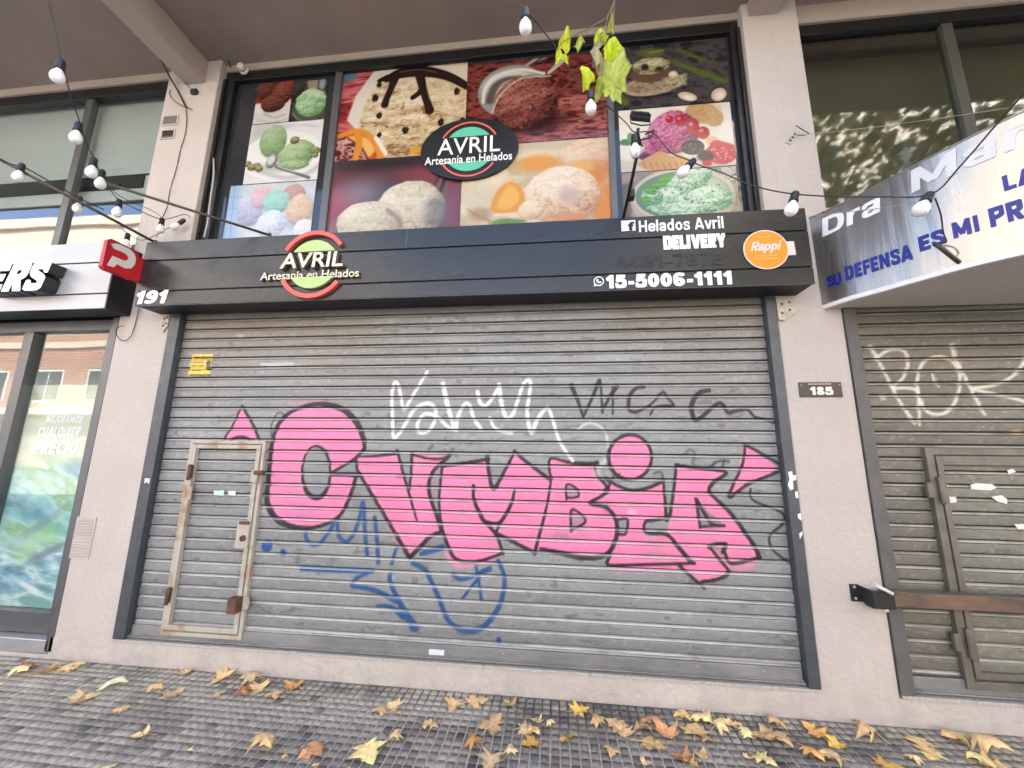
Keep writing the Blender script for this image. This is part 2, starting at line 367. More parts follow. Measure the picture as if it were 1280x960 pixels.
class Paint:
    def __init__(s, X, Z, plane, base):
        s.X = X.ravel(); s.Z = Z.ravel(); s.Y = plane; s.C = np.tile(np.array(base, float)/255, (s.X.size, 1))
    def P(s, x, y): q = on_y(x, y, s.Y); return (q.x, q.z)
    def scale(s, x, y):
        a = s.P(x-1, y); b = s.P(x+1, y); return abs(b[0]-a[0])/2
    def put(s, idx, alpha, c):
        c = np.array(c, float)/255 if not isinstance(c, np.ndarray) else c
        s.C[idx] = s.C[idx]*(1-alpha[:, None]) + c*alpha[:, None]
    def near(s, P, pad):
        m = (s.X > P[:, 0].min()-pad) & (s.X < P[:, 0].max()+pad) & (s.Z > P[:, 1].min()-pad) & (s.Z < P[:, 1].max()+pad)
        return np.nonzero(m)[0]
    def segd(s, idx, P, W=None, closed=False):
        X = s.X[idx]; Z = s.Z[idx]; best = np.full(idx.size, 1e9); n = len(P)
        for i in range(n if closed else n-1):
            a = P[i]; b = P[(i+1) % n]; d = b-a; L = d@d+1e-12
            t = np.clip(((X-a[0])*d[0]+(Z-a[1])*d[1])/L, 0, 1)
            dd = np.hypot(X-a[0]-t*d[0], Z-a[1]-t*d[1])
            if W is not None: dd = dd-(W[i]+(W[(i+1) % n]-W[i])*t)
            best = np.minimum(best, dd)
        return best
    def line(s, pts, c, w, soft=1.0, alpha=1., smooth=False, rough=0., closed=False):
        pp = smooth_pts(pts, 5, closed) if smooth else np.array(pts, float)
        sc = s.scale(*pp.mean(0)); P = np.array([s.P(*q) for q in pp])
        w = np.atleast_1d(np.array(w, float)); W = np.interp(np.linspace(0, 1, len(P)), np.linspace(0, 1, len(w)), w)*sc/2
        pad = W.max()+soft*sc*2; idx = s.near(P, pad)
        if not idx.size: return
        d = s.segd(idx, P, W, closed)
        if rough: d = d+(fbm(s.X[idx]*60, s.Z[idx]*60, 5)-.5)*rough*sc
        al = alpha*(1-sstep(-soft*sc*.5, soft*sc*.8, d)); s.put(idx, al, c)
    def poly(s, pts, c, soft=1.0, alpha=1., smooth=False, mottled=0., rough=0., seed=3):
        pp = smooth_pts(pts, 5, True) if smooth else np.array(pts, float)
        sc = s.scale(*pp.mean(0)); P = np.array([s.P(*q) for q in pp]); idx = s.near(P, soft*sc*2+.01)
        if not idx.size: return
        X = s.X[idx]; Z = s.Z[idx]; ins = np.zeros(idx.size, bool); n = len(P)
        for i in range(n):
            a = P[i]; b = P[(i+1) % n]
            if a[1] == b[1]: continue
            cnd = ((a[1] > Z) != (b[1] > Z)) & (X < (b[0]-a[0])*(Z-a[1])/(b[1]-a[1])+a[0]); ins ^= cnd
        d = s.segd(idx, P, None, True); d = np.where(ins, -d, d)
        if rough: d = d+(fbm(X*45, Z*45, seed)-.5)*rough*sc
        al = alpha*(1-sstep(-soft*sc*.5, soft*sc*.7, d))
        if mottled: al = al*(1-mottled*sstep(.5, .75, fbm(X*9, Z*9, seed)))
        s.put(idx, al, c)
    def local(s, cx, cy, rx, ry, ang=0):
        c = s.P(cx, cy); ax = abs(s.P(cx+rx, cy)[0]-s.P(cx-rx, cy)[0])/2; az = abs(s.P(cx, cy-ry)[1]-s.P(cx, cy+ry)[1])/2
        P = np.array([(c[0]-ax-az, c[1]-ax-az), (c[0]+ax+az, c[1]+ax+az)]); idx = s.near(P, 0)
        X = s.X[idx]-c[0]; Z = s.Z[idx]-c[1]; ca, sa = math.cos(R(ang)), math.sin(R(ang))
        return idx, (X*ca+Z*sa)/ax, (-X*sa+Z*ca)/az, ax, az
    def ell(s, cx, cy, rx, ry, c, soft=.06, alpha=1., ang=0, wob=0., seed=1):
        idx, u, v, ax, az = s.local(cx, cy, rx, ry, ang)
        if not idx.size: return
        d = np.hypot(u, v)
        if wob: d = d+(fbm(u*2.2+9, v*2.2+5, seed)-.5)*wob
        s.put(idx, alpha*(1-sstep(1-soft, 1+soft, d)), c)
    def scoop(s, cx, cy, rx, ry, lo, mid, hi, ang=0, ridges=7., seed=1, wob=.22, tex=.5, light=(-.35, .75), soft=.04):
        """a photographed ball of ice cream printed on a poster: rough rim, scraped ridges"""
        idx, u, v, ax, az = s.local(cx, cy, rx, ry, ang)
        if not idx.size: return
        d = np.hypot(u, v)+(fbm(u*2.6+3, v*2.6+7, seed)-.5)*wob
        si, su, sv, _, _ = s.local(cx, cy+ry*.10, rx*1.10, ry*1.10, ang); s.put(si, .38*(1-sstep(.72, 1.0, np.hypot(su, sv))), np.array(lo, float)/255*.55)   # the ball's shadow in the printed photograph
        z = np.sqrt(np.clip(1-d*d, 0, 1)); sh = np.clip(.36+.42*(u*light[0]+v*light[1])+.30*z, 0, 1)
        rid = fbm(u*1.6+seed, v*ridges+fbm(u*3, v*3, seed+2)*2.2, seed+5, 4)-.5
        fine = fbm(u*14, v*14, seed+9, 3)-.5
        sh = np.clip(sh+tex*(rid*1.15+fine*.7), 0, 1)[:, None]
        cr_ = 1-np.abs(2*fbm(u*2.4+seed*3, v*ridges*.8+fbm(u*2.5, v*2.5, seed+3)*2.6, seed+21, 3)-1); sh = np.clip(sh-.42*tex*sstep(.88, 1, cr_)[:, None]+.22*tex*sstep(.70, .84, cr_)[:, None]*(1-sstep(.84, .9, cr_)[:, None]), 0, 1)
        lo, mid, hi = (np.array(q, float)/255 for q in (lo, mid, hi))
        c = np.where(sh < .5, lo+(mid-lo)*sh*2, mid+(hi-mid)*(sh-.5)*2)
        s.put(idx, 1-sstep(1-soft, 1+soft, d), c)
    def texture(s, pts, cols, fu, fv, seed=1, lo=.3, hi=.7, alpha=1., soft=1., shear=0., o=5):
        """mottle a polygon between colours"""
        P = np.array([s.P(*q) for q in pts]); sc = s.scale(*np.mean(pts, 0)); keep = s.C.copy(); s.poly(pts, (0, 0, 0), soft)
        idx = s.near(P, .02); w = 1-s.C[idx].sum(1)/np.maximum(1e-6, keep[idx].sum(1)); s.C = keep
        t = np.clip((fbm((s.X[idx]+s.Z[idx]*shear)*fu, s.Z[idx]*fv, seed, o)-lo)/(hi-lo), 0, 1)*(len(cols)-1)
        cs = np.array(cols, float)/255; i0 = np.minimum(t.astype(int), len(cols)-2); f = (t-i0)[:, None]
        s.put(idx, np.clip(w, 0, 1)*alpha, cs[i0]*(1-f)+cs[i0+1]*f)
def paint_attr(me, C, gain=1.):
    a = me.color_attributes.new('Col', 'FLOAT_COLOR', 'POINT'); n = len(me.vertices)
    out = np.ones((n, 4), np.float32); out[:, :3] = lin(np.clip(C, 0, 1))*gain; a.data.foreach_set('color', out.ravel())
def grid_mesh(name, co, nr, nc, keep=None, smooth=True):
    """co (nr*nc, 3); rows upward"""
    me = bpy.data.meshes.new(name)
    i = np.arange((nr-1)*(nc-1)); r = i//(nc-1); c = i % (nc-1)
    q = np.stack([r*nc+c, r*nc+c+1, (r+1)*nc+c+1, (r+1)*nc+c], 1)
    if keep is not None: q = q[keep(r, c)]
    me.vertices.add(nr*nc); me.vertices.foreach_set('co', co.astype(np.float32).ravel())
    me.loops.add(q.size); me.loops.foreach_set('vertex_index', q.ravel().astype(np.int32))
    me.polygons.add(len(q)); me.polygons.foreach_set('loop_start', (np.arange(len(q))*4).astype(np.int32)); me.polygons.foreach_set('loop_total', np.full(len(q), 4, np.int32))
    if smooth: me.polygons.foreach_set('use_smooth', np.ones(len(q), bool))
    me.update(calc_edges=True); me.validate()
    return me

# a heavy grotesque drawn from strokes: the strokes are joined as a distance field and its outline becomes the letter
def glyph(ch, w):
    h = w/2; X = .74
    ring = lambda cx, cy, rx, ry: ('r', [(cx+rx*math.cos(a), cy+ry*math.sin(a)) for a in np.linspace(0, 2*PI, 37)])
    l = lambda *q: ('l', [(q[0], q[1]), (q[2], q[3])]); p = lambda *q: ('p', list(q)); t = w*.86/w
    six = [ring(.31, .32, .31-h, .32-h), p((h, .34), (.10, .60), (.19, .82), (.34, 1-h), (.52, .84))]
    ess = [p((.56, .72), (.50, .86), (.32, 1-h), (.15, .87), (.12, .73), (.20, .59), (.42, .46), (.52, .31), (.47, .14), (.31, h*.95), (.13, .14), (.06, .28))]
    P_ = [l(h, 0, h, 1), p((h, 1-h), (.32, 1-h), (.50, .90), (.56-h*.4, .73), (.50, .56), (.32, .47), (h, .47))]
    G = {'D': ([l(h, 0, h, 1), p((h, 1-h), (.28, 1-h), (.52, .84), (.68-h, .5), (.52, .16), (.28, h), (h, h))], .72), 'E': ([l(h, 0, h, 1), l(0, 1-h, .55, 1-h), l(0, h, .55, h), l(0, .5, .50, .5)], .60),
         'L': ([l(h, 0, h, 1), l(0, h, .54, h)], .57), 'I': ([l(h, 0, h, 1)], w+.07), 'V': ([l(h*.8, 1.06, .37, -.06), l(.74-h*.8, 1.06, .37, -.06)], .75), 'R': (P_+[l(.30, .50, .60-h*.5, -.06)], .67), 'P': (P_, .64),
         'Y': ([l(h*.6, 1.06, .36, .40), l(.72-h*.6, 1.06, .36, .40), l(.36, .5, .36, 0)], .73), 'S': (ess, .64), 'U': ([p((h, 1), (h, .6), (h, .34), (.17, .14), (.34, h), (.51, .14), (.68-h, .34), (.68-h, .6), (.68-h, 1))], .73),
         'F': ([l(h, 0, h, 1), l(0, 1-h, .54, 1-h), l(0, .5, .48, .5)], .56), 'N': ([l(h, 0, h, 1), l(.70-h, 0, .70-h, 1), l(h*.8, 1.02, .70-h*.8, -.02)], .76), 'A': ([l(h*.7, -.06, .38, 1.06), l(.76-h*.7, -.06, .38, 1.06), l(.2, .26, .56, .26)], .77),
         'M': ([l(h, 0, h, 1), l(.86-h, 0, .86-h, 1), l(h*.9, 1.02, .43, .16), l(.86-h*.9, 1.02, .43, .16)], .93), 'H': ([l(h, 0, h, 1), l(.68-h, 0, .68-h, 1), l(h, .5, .68-h, .5)], .75), 'O': ([ring(.38, .5, .38-h, .5-h)], .80),
         'C': ([('p', [(.37+(.37-h)*math.cos(a), .5+(.5-h)*math.sin(a)) for a in np.linspace(.85, 2*PI-.85, 15)])], .70), 'Q': ([ring(.38, .5, .38-h, .5-h), l(.44, .30, .72, -.02)], .80), 'J': ([p((.42, 1), (.42, .6), (.42, .3), (.36, .13), (.22, h), (.09, .16), (.05, .34))], .56),
         '0': ([ring(.31, .5, .31-h, .5-h)], .67), '1': ([l(.30, 0, .30, 1), l(.30, .86, .02, .64)], .50), '5': ([l(.13, 1-h, .56, 1-h), l(.16+h*.4, 1, .10+h*.4, .46), p((.14, .54), (.32, .62), (.49, .52), (.54-h*.3, .34), (.48, .15), (.30, h), (.13, .13), (.04, .28))], .66),
         '6': (six, .67), '9': ([(k, [(.62-x, 1-y) for x, y in q]) for k, q in six], .67), '8': ([ring(.31, .75, .27-h, .25-h*.85), ring(.31, .27, .31-h, .27-h*.85)], .67), '-': ([l(.04, .37, .36, .37)], .42), '4': ([l(.42, 0, .42, 1), l(0, .28, .6, .28), l(.42, .96, .06, .26)], .66), '7': ([l(0, 1-h, .56, 1-h), l(.52, .94, .2, -.04)], .60), '3': ([p((.06, .76), (.14, .9), (.3, 1-h), (.48, .88), (.48, .66), (.28, .53)), p((.28, .53), (.52, .42), (.52, .16), (.3, h), (.12, .13), (.04, .28))], .64),
         'o': ([ring(.29, X/2, .29-h, X/2-h)], .63), 'e': ([l(h, .37, .55, .37), p((.56-h*.5, .37), (.48, .58), (.30, X-h), (.11, .57), (h*.95, .37), (.11, .15), (.30, h*.92), (.53, .19))], .62), 'l': ([l(h, 0, h, 1.02)], w+.09), 'i': ([l(h, 0, h, X), l(h, .84, h, 1.04)], w+.09),
         'a': ([l(.52-h, 0, .52-h, .48), p((.05, .54), (.14, .65), (.27, X-h), (.43, .62), (.52-h, .44)), ring(.26, .215, .26-h*.9, .215-h*.8)], .60), 'd': ([ring(.28, .37, .28-h, .37-h), l(.56-h, 0, .56-h, 1.02)], .64), 's': ([('p', [(x*.86, y*X) for x, y in ess[0][1]])], .55),
         'v': ([l(h*.7, X+.05, .29, -.05), l(.58-h*.7, X+.05, .29, -.05)], .59), 'r': ([l(h, 0, h, X), p((h, .42), (.18, .62), (.40, X-h))], .43), 'p': ([ring(.28, .37, .28-h, .37-h), l(h, -.28, h, X)], .64), ' ': ([], .32)}
    s, adv = G[ch]; top = (X if ch in 'vrseoap' else 1.04 if ch in 'il' else 1.02 if ch == 'd' else 1.0); bot = -.28 if ch == 'p' else 0.
    return s, adv, bot, top
def glyph_loops(ch, w):
    s, adv, bot, top = glyph(ch, w)
    if not s: return [], adv
    st = .018; xs = np.arange(-.12, adv+.16, st); ys = np.arange(bot-.06, top+.08, st); Xg, Yg = np.meshgrid(xs, ys); D = np.full(Xg.shape, 9.)
    for kind, pts in s:
        P = np.array(pts) if kind != 'p' else smooth_pts(pts, 5); n = len(P)
        for i in range(n-1):
            a, b = P[i], P[i+1]; d = b-a; L = np.hypot(*d)+1e-9; d = d/L; u = (Xg-a[0])*d[0]+(Yg-a[1])*d[1]; v = np.abs(-(Xg-a[0])*d[1]+(Yg-a[1])*d[0])-w/2
            if kind == 'l': dd = np.maximum(np.maximum(-u, u-L), v*1.0)
            else:
                c0 = kind == 'p' and i == 0; c1 = kind == 'p' and i == n-2
                t = np.clip(u, 0, L); cap = np.hypot(Xg-a[0]-d[0]*t, Yg-a[1]-d[1]*t)-w/2
                dd = cap
                if c0: dd = np.where(u < 0, np.maximum(-u, v), dd)
                if c1: dd = np.where(u > L, np.maximum(u-L, v), dd)
            D = np.minimum(D, dd)
    D = np.maximum(D, np.maximum(bot-Yg, Yg-top)); D = np.maximum(D, np.maximum(.004-Xg, Xg-(adv-.035)))
    segs = {}
    def cr(p, q): # zero crossing between grid nodes p, q
        f = D[p]/(D[p]-D[q]); return (xs[p[1]]*(1-f)+xs[q[1]]*f, ys[p[0]]*(1-f)+ys[q[0]]*f)
    E = {}
    for r in range(len(ys)-1):
        for c in range(len(xs)-1):
            k = [(r, c), (r, c+1), (r+1, c+1), (r+1, c)]; ins = [D[q] < 0 for q in k]
            if all(ins) or not any(ins): continue
            ed = []
            for i in range(4):
                if ins[i] != ins[(i+1) % 4]: ed.append((tuple(sorted((k[i], k[(i+1) % 4]))), ins[i]))
            outs = [e for e, f in ed if f]; inn = [e for e, f in ed if not f]
            for o_, i_ in zip(outs, inn if len(outs) == 1 else inn[::1]): E[o_] = i_
    loops = []; todo = set(E)
    while todo:
        s0 = todo.pop(); lp = [s0]; q = E[s0]
        while q in todo: todo.discard(q); lp.append(q); q = E[q]
        pts = np.array([cr(*e) for e in lp])
        if len(pts) > 5: loops.append(pts)
    return loops, adv
_GL = {}
def heavy_mesh(s, w, shear=0., spacing=1.):
    c = bpy.data.curves.new('lettering', 'CURVE'); c.dimensions = '2D'; c.fill_mode = 'BOTH'; c.extrude = .5; x = 0
    for ch in s:
        ch = {'í': 'i'}.get(ch, ch)
        if (ch, w) not in _GL: _GL[(ch, w)] = glyph_loops(ch, w)
        loops, adv = _GL[(ch, w)]
        for lp in loops:
            sp = c.splines.new('POLY'); sp.points.add(len(lp)-1); sp.use_cyclic_u = True
            for k, (a, b) in enumerate(lp): sp.points[k].co = (x+a+shear*b, b, 0, 1)
        x += adv*spacing
    o = bpy.data.objects.new('lettering', c); col.objects.link(o); bpy.context.view_layer.update()
    me = bpy.data.meshes.new_from_object(o.evaluated_get(bpy.context.evaluated_depsgraph_get()))
    bpy.data.objects.remove(o); bpy.data.curves.remove(c); return me

# ------------------------------------------------------------------ ground
ROADZ = -0.14
def sheet(name, x0, x1, y0, y1, z, m):
    b = MB(); b.quad((x0, y0, z), (x1, y0, z), (x1, y1, z), (x0, y1, z)); return tag(b.build(name, m), kind='structure')
M['asphalt'] = mat('asphalt', (.05, .05, .052), .9, noise=.3, nscale=3, bump=.4, bscale=80)
M['far_paving'] = mat('far_paving', (.30, .29, .28), .9, noise=.2, nscale=2, bump=.3)
sheet('ground', -400, 400, -400, 400, ROADZ-.012, M['far_paving'])
sheet('road', -200, 200, -10.2, -3.72, ROADZ, M['asphalt'])
M['kerb'] = mat('kerb_granite', (.33, .32, .31), .85, noise=.3, nscale=20, bump=.3)
for ya, yb in ((-3.72, -3.55), (-10.35, -10.2)):
    tag(MB().box(-80, 80, ya, yb, ROADZ-.2, .004, .015).build('kerb', M['kerb']), kind='structure')
b = MB(); b.box(-80, 80, -14.6, -10.35, ROADZ-.1, .0); tag(b.build('far_pavement', M['far_paving']), kind='structure')
b = MB()
for x in np.arange(-40, 30, 4.5): b.box(x, x+2, -6.99, -6.87, ROADZ+.002, ROADZ+.006)
tag(b.build('lane_marking', M['white']), kind='structure')

# the ribbed pavement: every tile is 8 x 8 small raised blocks with dusty joints between them
def pavement():
    P = .0527; x0, y1 = -7.2, -.001; nx = 242; ny = 66
    rng = np.random.RandomState(4)
    ix, iy = np.meshgrid(np.arange(nx), np.arange(ny)); ix = ix.ravel(); iy = iy.ravel()
    tx = ix//8; ty = iy//8; n = ix.size
    cx = x0+(ix+.5)*P; cy = y1-(iy+.5)*P
    tr = np.random.RandomState(9).rand(60, 60)
    hgt = .0044+.0006*rng.rand(n)+(tr[tx % 60, ty % 60]-.5)*.0008
    top = .0208+.0006*rng.rand(n); bot = .0222
    gapx = np.where(ix % 8 == 7, -.0016, 0)+np.where(ix % 8 == 0, .0016, 0); cx = cx+gapx*.5
    cx = cx+rng.randn(n)*.0004; cy = cy+rng.randn(n)*.0004
    sg = np.array([(-1, -1), (1, -1), (1, 1), (-1, 1)], float)
    rings = []
    for rad, zz in ((np.full(n, bot), np.full(n, -.001)), (np.full(n, bot-.0008), hgt*.62), (top, hgt)):
        rings.append(np.stack([cx[:, None]+sg[None, :, 0]*rad[:, None], cy[:, None]+sg[None, :, 1]*rad[:, None], np.repeat(zz[:, None], 4, 1)], 2))
    co = np.concatenate(rings, 1)                         # n, 12, 3
    co[:, 8:, 2] += rng.randn(n, 4)*.0004
    base = np.arange(n)[:, None]*12
    q = []
    for k in range(2):
        for j in range(4): q.append(np.stack([k*4+j, k*4+(j+1) % 4, (k+1)*4+(j+1) % 4, (k+1)*4+j]))
    q.append(np.array([8, 9, 10, 11])); q = np.array(q)
    F = (base[:, None, :]+q[None]).reshape(-1, 4)
    V = co.reshape(-1, 3); nv = len(V)
    # the sheet under the blocks, cut where the shop front stands, with the joint dust
    gx0, gx1, gy0 = -80., 80., -3.55
    V = np.concatenate([V, np.array([(gx0, gy0, 0), (gx1, gy0, 0), (gx1, .3, 0), (gx0, .3, 0)])]); F = np.concatenate([F, np.array([[nv, nv+1, nv+2, nv+3]])])
    me = bpy.data.meshes.new('pavement'); me.vertices.add(len(V)); me.vertices.foreach_set('co', V.astype(np.float32).ravel())
    me.loops.add(F.size); me.loops.foreach_set('vertex_index', F.ravel().astype(np.int32)); me.polygons.add(len(F))
    me.polygons.foreach_set('loop_start', (np.arange(len(F))*4).astype(np.int32)); me.polygons.foreach_set('loop_total', np.full(len(F), 4, np.int32))
    mi = np.zeros(len(F), np.int32); mi[-1] = 1; me.polygons.foreach_set('material_index', mi)
    me.update(calc_edges=True)
    # worn block colour: grey cement, dusty pale patches near the wall, single blocks darker
    dust = sstep(.47, .66, fbm(cx*1.5, cy*2.6, 3))*(.30+.70*sstep(-.62, -.06, cy))
    dust = np.maximum(dust, .8*sstep(-.35, -.05, cy)*sstep(.42, .6, fbm(cx*2.1+7, cy*3, 8))); dust = np.maximum(dust, .75*sstep(1.2, 2.6, cx)*sstep(-.6, -.1, cy)*sstep(.2, .55, fbm(cx*3, cy*4, 9)))
    g = .480+.14*sstep(-.8, -3.2, cx)+.10*(tr[tx % 60, ty % 60]-.5)+rng.randn(n)*.03-.05*sstep(.5, .7, fbm(cx*.9+3, cy*1.7, 12))  # paler towards the left: bright reflection on that side, put into the block colour
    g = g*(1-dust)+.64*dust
    c = np.stack([g*1.05, g, g*.915], 1)
    c *= np.where(rng.rand(n) < .03, .72, 1)[:, None]; c *= (1-.16*sstep(.62, .72, fbm(cx*2.7+9, cy*3.1+2, 31)))[:, None]   # dark chipped blocks and old stains
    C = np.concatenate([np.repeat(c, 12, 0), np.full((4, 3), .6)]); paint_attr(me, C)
    me.materials.append(M['block']); me.materials.append(M['grout'])
    return tag(link('pavement', me), kind='structure')
M['block'] = mat('cement_block', (.13, .13, .13), .8, noise=.35, nscale=45, attr=True, bump=.5, bscale=120, bdist=.003, spec=.35, detail=8)
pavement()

# ------------------------------------------------------------------ the shop building
bl = empty('shop_building', (0, .3, 0), 'pinkish grey plastered shop building with overhanging concrete soffit and beams', 'building')
XL0, XL1, XR0, XR1 = -3.775, -3.222, 1.605, 2.037      # the two piers in view
def pier(x0, x1, ztop):
    b = MB(); b.box(x0, x1, 0, .34, .15, ztop)
    es = [e for e in b.bm.edges if abs(e.verts[0].co.z-e.verts[1].co.z) > 1 and e.verts[0].co.y < .01]
    bmesh.ops.bevel(b.bm, geom=es, offset=.008, segments=3, affect='EDGES', profile=.5)
    b.build('pier', M['plaster'], bl)
pier(XL0, XL1, 5.34); pier(XR0, XR1, 5.34); pier(-10.2, -9.7, 5.34); pier(7.2, 7.8, 5.34)
b = MB(); b.box(-14, -9.7, .0, .34, -.2, .15); b.box(-3.80, 12, 0, .34, -.2, .15)
b.box(-9.7, -3.80, 0, .34, -.2, .03); b.build('plinth', M['plaster'], bl)
b = MB()
for x0, x1 in ((-9.7, XL0), (XL1, XR0), (XR1, 7.2)): b.box(x0+.001, x1-.001, .02, .34, 2.78, 3.30)
b.build('spandrel', M['plaster'], bl)
b = MB()
for x0, x1, zz in ((-9.7, XL0, 5.255), (XL1, XR0, 5.268), (XR1, 7.2, 5.16)): b.box(x0+.001, x1-.001, .06, .34, zz, 5.34)
b.build('lintel', M['beam'], bl)
b = MB(); b.box(-14, 12, -.98, .36, 5.34, 5.6)
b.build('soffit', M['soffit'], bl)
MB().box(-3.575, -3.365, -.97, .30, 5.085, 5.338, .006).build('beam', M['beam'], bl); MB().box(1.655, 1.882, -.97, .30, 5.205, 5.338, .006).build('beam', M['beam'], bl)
b = MB(); b.box(-14, -.4, -1.32, -.98, 5.30, 5.6); b.build('vent_strip', M['sign_under'], bl)
b = MB(); b.box(-14, -.4, -1.55, -1.32, 5.24, 6.2); b.build('balcony_edge', M['soffit'], bl)
b = MB(); b.box(-14, 12, .36, 9, 5.34, 8.4); b.box(-14, 12, .3, 9, -.1, -.02); b.box(-14, 12, 2.2, 2.4, 0, 5.34); b.box(-14.2, -14, 0, 9, 0, 8.4); b.box(12, 12.2, 0, 9, 0, 8.4)
b.box(-14, -10.2, .05, .3, .15, 5.34); b.box(7.8, 12, .05, .3, .15, 5.34)
b.box(XL0+.1, XL1-.1, .34, 2.2, 0, 5.34); b.box(XR0+.1, XR1-.1, .34, 2.2, 0, 5.34)
b.build('body', M['plaster'], bl)

# stone sills under the shutters
def sill(x0, x1, nm='sill'):
    b = MB(); n = max(1, int((x1-x0)/.62)); w = (x1-x0)/n
    for i in range(n): b.box(x0+i*w+.0015, x0+(i+1)*w-.0015, -.008, .2, .1505, .170, .002)
    b.build(nm, M['granite'], bl)
sill(XL1-.035, XR0+.0); sill(XR1+.01, 7.1)

# ------------------------------------------------------------------ roller shutters
PITCH = .0848
SY = .055
ZREF = on_y(200, 551, SY).z
def slat_profile(ph):
    """upwards: thin joint, sloping lip that looks at the sky, deep slot under the next slat, flat face with a rounded top edge"""
    lip = .0085-.0145*np.clip((ph-.05)/.15, 0, 1)
    f = np.clip((ph-.312)/.623, 0, 1)
    face = .0060+.0010*np.sin(PI*f)+.0006*f; top = .0066-.0085*np.clip((ph-.935)/.065, 0, 1)
    return np.where(ph < .05, -.0085, np.where(ph < .20, lip, np.where(ph < .312, -.022, np.where(ph < .935, face, top))))
PH = [.0, .024, .0495, .0505, .12, .1995, .2005, .25, .3115, .3125, .34, .42, .52, .62, .72, .82, .90, .9345, .9355, .968, .9985]
def slat_rows(z0, z1):
    k0 = int(math.floor((z0-ZREF)/PITCH))-1; k1 = int(math.ceil((z1-ZREF)/PITCH))+1
    zs = [ZREF+(k+p)*PITCH for k in range(k0, k1+1) for p in PH]
    zs = [z for z in zs if z0+1e-4 < z < z1-1e-4]
    return np.array([z0]+zs+[z1])
def slats(name, x0, x1, z0, z1, nc, parent, holes=(), y=SY, dents=0, base=(131, 133, 134), paint=None, seed=1, m=None):
    xs = np.linspace(x0, x1, nc); zs = slat_rows(z0, z1)
    xs = np.unique(np.concatenate([xs]+[np.array(h[:2]) for h in holes])); zs = np.unique(np.concatenate([zs]+[np.array(h[2:]) for h in holes]))
    nc = len(xs); nr = len(zs)
    X, Z = np.meshgrid(xs, zs)
    ph = ((Z-ZREF)/PITCH) % 1.0; k = np.floor((Z-ZREF)/PITCH)
    wav = (fbm(X*.7+k*3.7, k*5.1, seed, 3)-.5)*.0022+(fbm(X*3+k*1.7, Z*2, seed+4, 2)-.5)*.0010
    Y = y-slat_profile(ph)-wav
    co = np.stack([X.ravel(), Y.ravel(), Z.ravel()], 1)
    def keep(r, c):
        m_ = np.ones(len(r), bool); xm = (xs[c]+xs[c+1])/2; zm = (zs[r]+zs[r+1])/2
        for h in holes: m_ &= ~((xm > h[0]) & (xm < h[1]) & (zm > h[2]) & (zm < h[3]))
        return m_
    me = grid_mesh(name, co, nr, nc, keep, smooth=False)
    p = Paint(X, Z, y-.004, base)
    sh = 1+.18*(fbm(p.X*2.2+k.ravel()*9.3, p.Z*.5+k.ravel()*3.1, seed+2, 4)-.5)+.09*(fbm(p.X*30, p.Z*90, seed+6, 3)-.5)+.10*(np.random.RandomState(seed).rand(200)[(k.ravel().astype(int)+80) % 200]-.5)
    p.C *= sh[:, None]
    # browner tone towards the upper slats, paler handling marks lower down
    d = (sstep(1.7, 2.75, p.Z)*.62+.03)*sstep(.3, .7, fbm(p.X*1.1, p.Z*2.2, seed+3)); p.C = p.C*(1-d[:, None])+np.array((122, 108, 92))/255*d[:, None]
    st = sstep(.66, .74, fbm(p.X*40, p.Z*60, seed+11, 3))*.22; p.C = p.C*(1-st[:, None])+np.array((200, 200, 198))/255*st[:, None]
    st = sstep(.68, .76, fbm(p.X*11+4, p.Z*30, seed+15, 4))*.35; p.C = p.C*(1-st[:, None])+np.array((70, 66, 60))/255*st[:, None]
    if paint: paint(p)
    # lips and top edges paler: the skylight they catch is put into the colour
    pv = ph.ravel(); lip_sky = (((pv > .05) & (pv < .1999))*.58+(pv > .935)*.30)*(.55+.45*sstep(.3, .6, fbm(p.X*3, k.ravel()*2.7, seed+30))); p.C = p.C*(1-lip_sky[:, None])+np.array((224, 222, 216))/255*lip_sky[:, None]
    slot_shade = ((pv > .2002) & (pv < .3118))*.9; p.C = p.C*(1-slot_shade[:, None])+np.array((50, 46, 41))/255*slot_shade[:, None]   # slots darkened: the shade inside them is put into the colour
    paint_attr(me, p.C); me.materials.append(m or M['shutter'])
    return link(name, me, parent)

